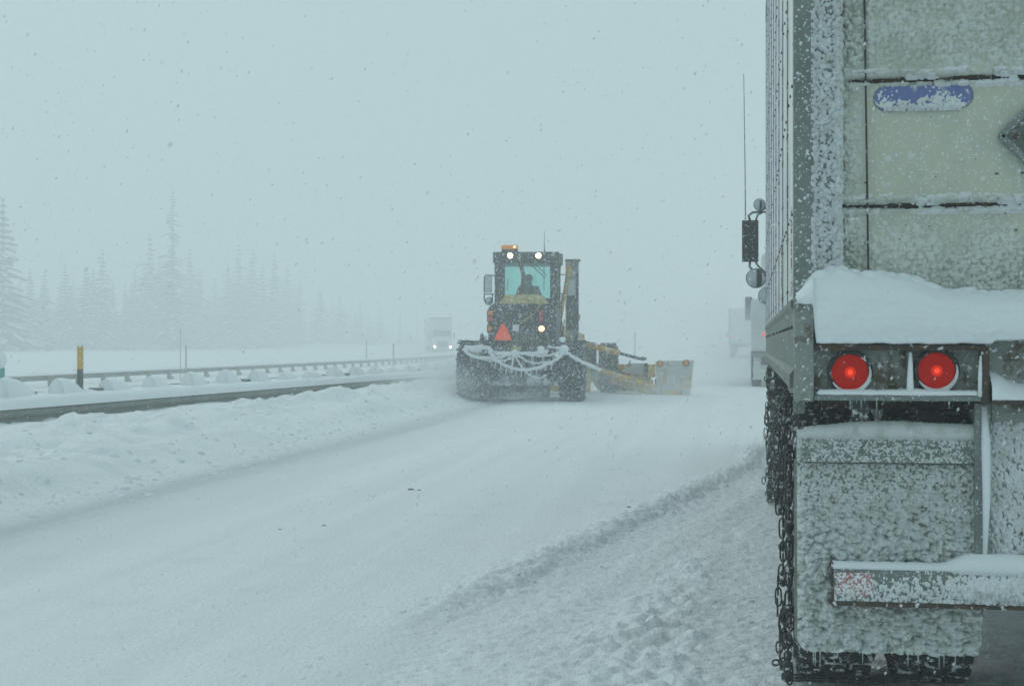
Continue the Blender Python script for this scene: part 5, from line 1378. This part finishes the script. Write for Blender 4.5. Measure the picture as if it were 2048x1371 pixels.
def spray(n_):
    k = n_ // 5; P_ = []
    for (px, dep, sx, sy, sz_, m_) in ((930, 29.2, .7, 1.0, .35, 1), (1040, 29.4, 1.3, .4, .7, 2.0), (1250, 33, 1.2, 1.2, .35, 1), (1100, 30, 1.4, .6, 1.0, 1)):
        c = at_depth(px, dep); q = int(k * m_); P_.append(np.stack([c.x + rg_.normal(0, sx, q), c.y + rg_.normal(0, sy, q), .05 + np.abs(rg_.normal(0, sz_ * 1.5, q))], 1))
    return np.concatenate(P_)
flakes('plow_spray', 9000, spray, .004, .012, 'snow thrown up around the grader wheels and wing')
def near_flakes(n_):
    d = 1.5 + rg_.random(n_) * 1.8; a = YAW + (rg_.random(n_) - .5) * R(50); z = .75 + rg_.random(n_) * .9
    return np.stack([-np.sin(a) * d, np.cos(a) * d, z], 1)
flakes('near_snowflakes', 260, near_flakes, .0012, .0030, 'large soft snowflakes close to the camera')
# small clods lying on the lane
k = 0
for (px, py, s_) in ((822, 980, .035), (838, 981, .02), (1258, 1018, .02), (648, 1052, .02), (560, 1060, .015)):
    d_ = 1.2 * FPX / (py - 687); p = at_depth(px, d_); k += 1
    s_ *= .55; o = MB().ball((0, 0, .0), s_, 8, (1.6, 1, .5)).build('ice_clod', 'plate', None); o.location = (p.x, p.y, G0(p.x, p.y) + s_ * .2)
    tag(o, 'small dark ice clod lying on the plowed lane', 'ice clod', 'dark clods on the snowy lane')

# ------------------------------------------------------------------ haze and blown snow
def vol(name, col, den, aniso=.2, noise=None, ell=None):
    m = bpy.data.materials.new(name); m.use_nodes = True; n, l = m.node_tree.nodes, m.node_tree.links
    n.clear(); o = n.new('ShaderNodeOutputMaterial'); v = n.new('ShaderNodeVolumePrincipled')
    v.inputs['Color'].default_value = (*col, 1); v.inputs['Density'].default_value = den; v.inputs['Anisotropy'].default_value = aniso
    l.new(v.outputs[0], o.inputs['Volume'])
    if ell:
        tc = n.new('ShaderNodeTexCoord'); ln = n.new('ShaderNodeVectorMath'); ln.operation = 'LENGTH'; l.new(tc.outputs['Object'], ln.inputs[0])
        mr_ = n.new('ShaderNodeMapRange'); mr_.inputs[1].default_value = 1; mr_.inputs[2].default_value = .1; mr_.inputs[3].default_value = 0; mr_.inputs[4].default_value = den
        mr_.interpolation_type = 'SMOOTHSTEP'
        l.new(ln.outputs['Value'], mr_.inputs[0])
        nz = n.new('ShaderNodeTexNoise'); nz.inputs['Scale'].default_value = ell; nz.inputs['Detail'].default_value = 2; l.new(tc.outputs['Object'], nz.inputs['Vector'])
        mr2 = n.new('ShaderNodeMapRange'); mr2.inputs[1].default_value = .35; mr2.inputs[2].default_value = .7; l.new(nz.outputs[0], mr2.inputs[0])
        mu = n.new('ShaderNodeMath'); mu.operation = 'MULTIPLY'; l.new(mr_.outputs[0], mu.inputs[0]); l.new(mr2.outputs[0], mu.inputs[1])
        l.new(mu.outputs[0], v.inputs['Density'])
    return m
hz = MB().box(-335, 190, -45, 545, -6, 34).build('haze', vol('haze air', (.985, .995, 1.0), HAZE, .0), None, kind='stuff')
hz['label'] = 'pale snow haze filling the air'
def puff(px, dep, z, size, den, sc=2.5):
    p = at_depth(px, dep); o = MB().ball((0, 0, 0), 1, 16).build('snow_cloud', vol('blown snow', (.98, .99, 1), den, 0, ell=sc), None, kind='stuff')
    o.location = (p.x, p.y, z); o.scale = size; o['label'] = 'cloud of blown powder snow low over the road'
puff(868, 31.0, .3, (1.7, 2.4, 1.1), 1.3)
puff(1345, 33.0, .2, (1.7, 1.1, .6), .5)
puff(1185, 34, .35, (.8, 1.4, .6), .5)
puff(1290, 34.0, .05, (2.2, 1.4, .45), .4)
puff(1500, 44, 1.0, (3.2, 4.5, 2.6), .42)
puff(1040, 29.3, .0, (1.7, .7, .6), .5)
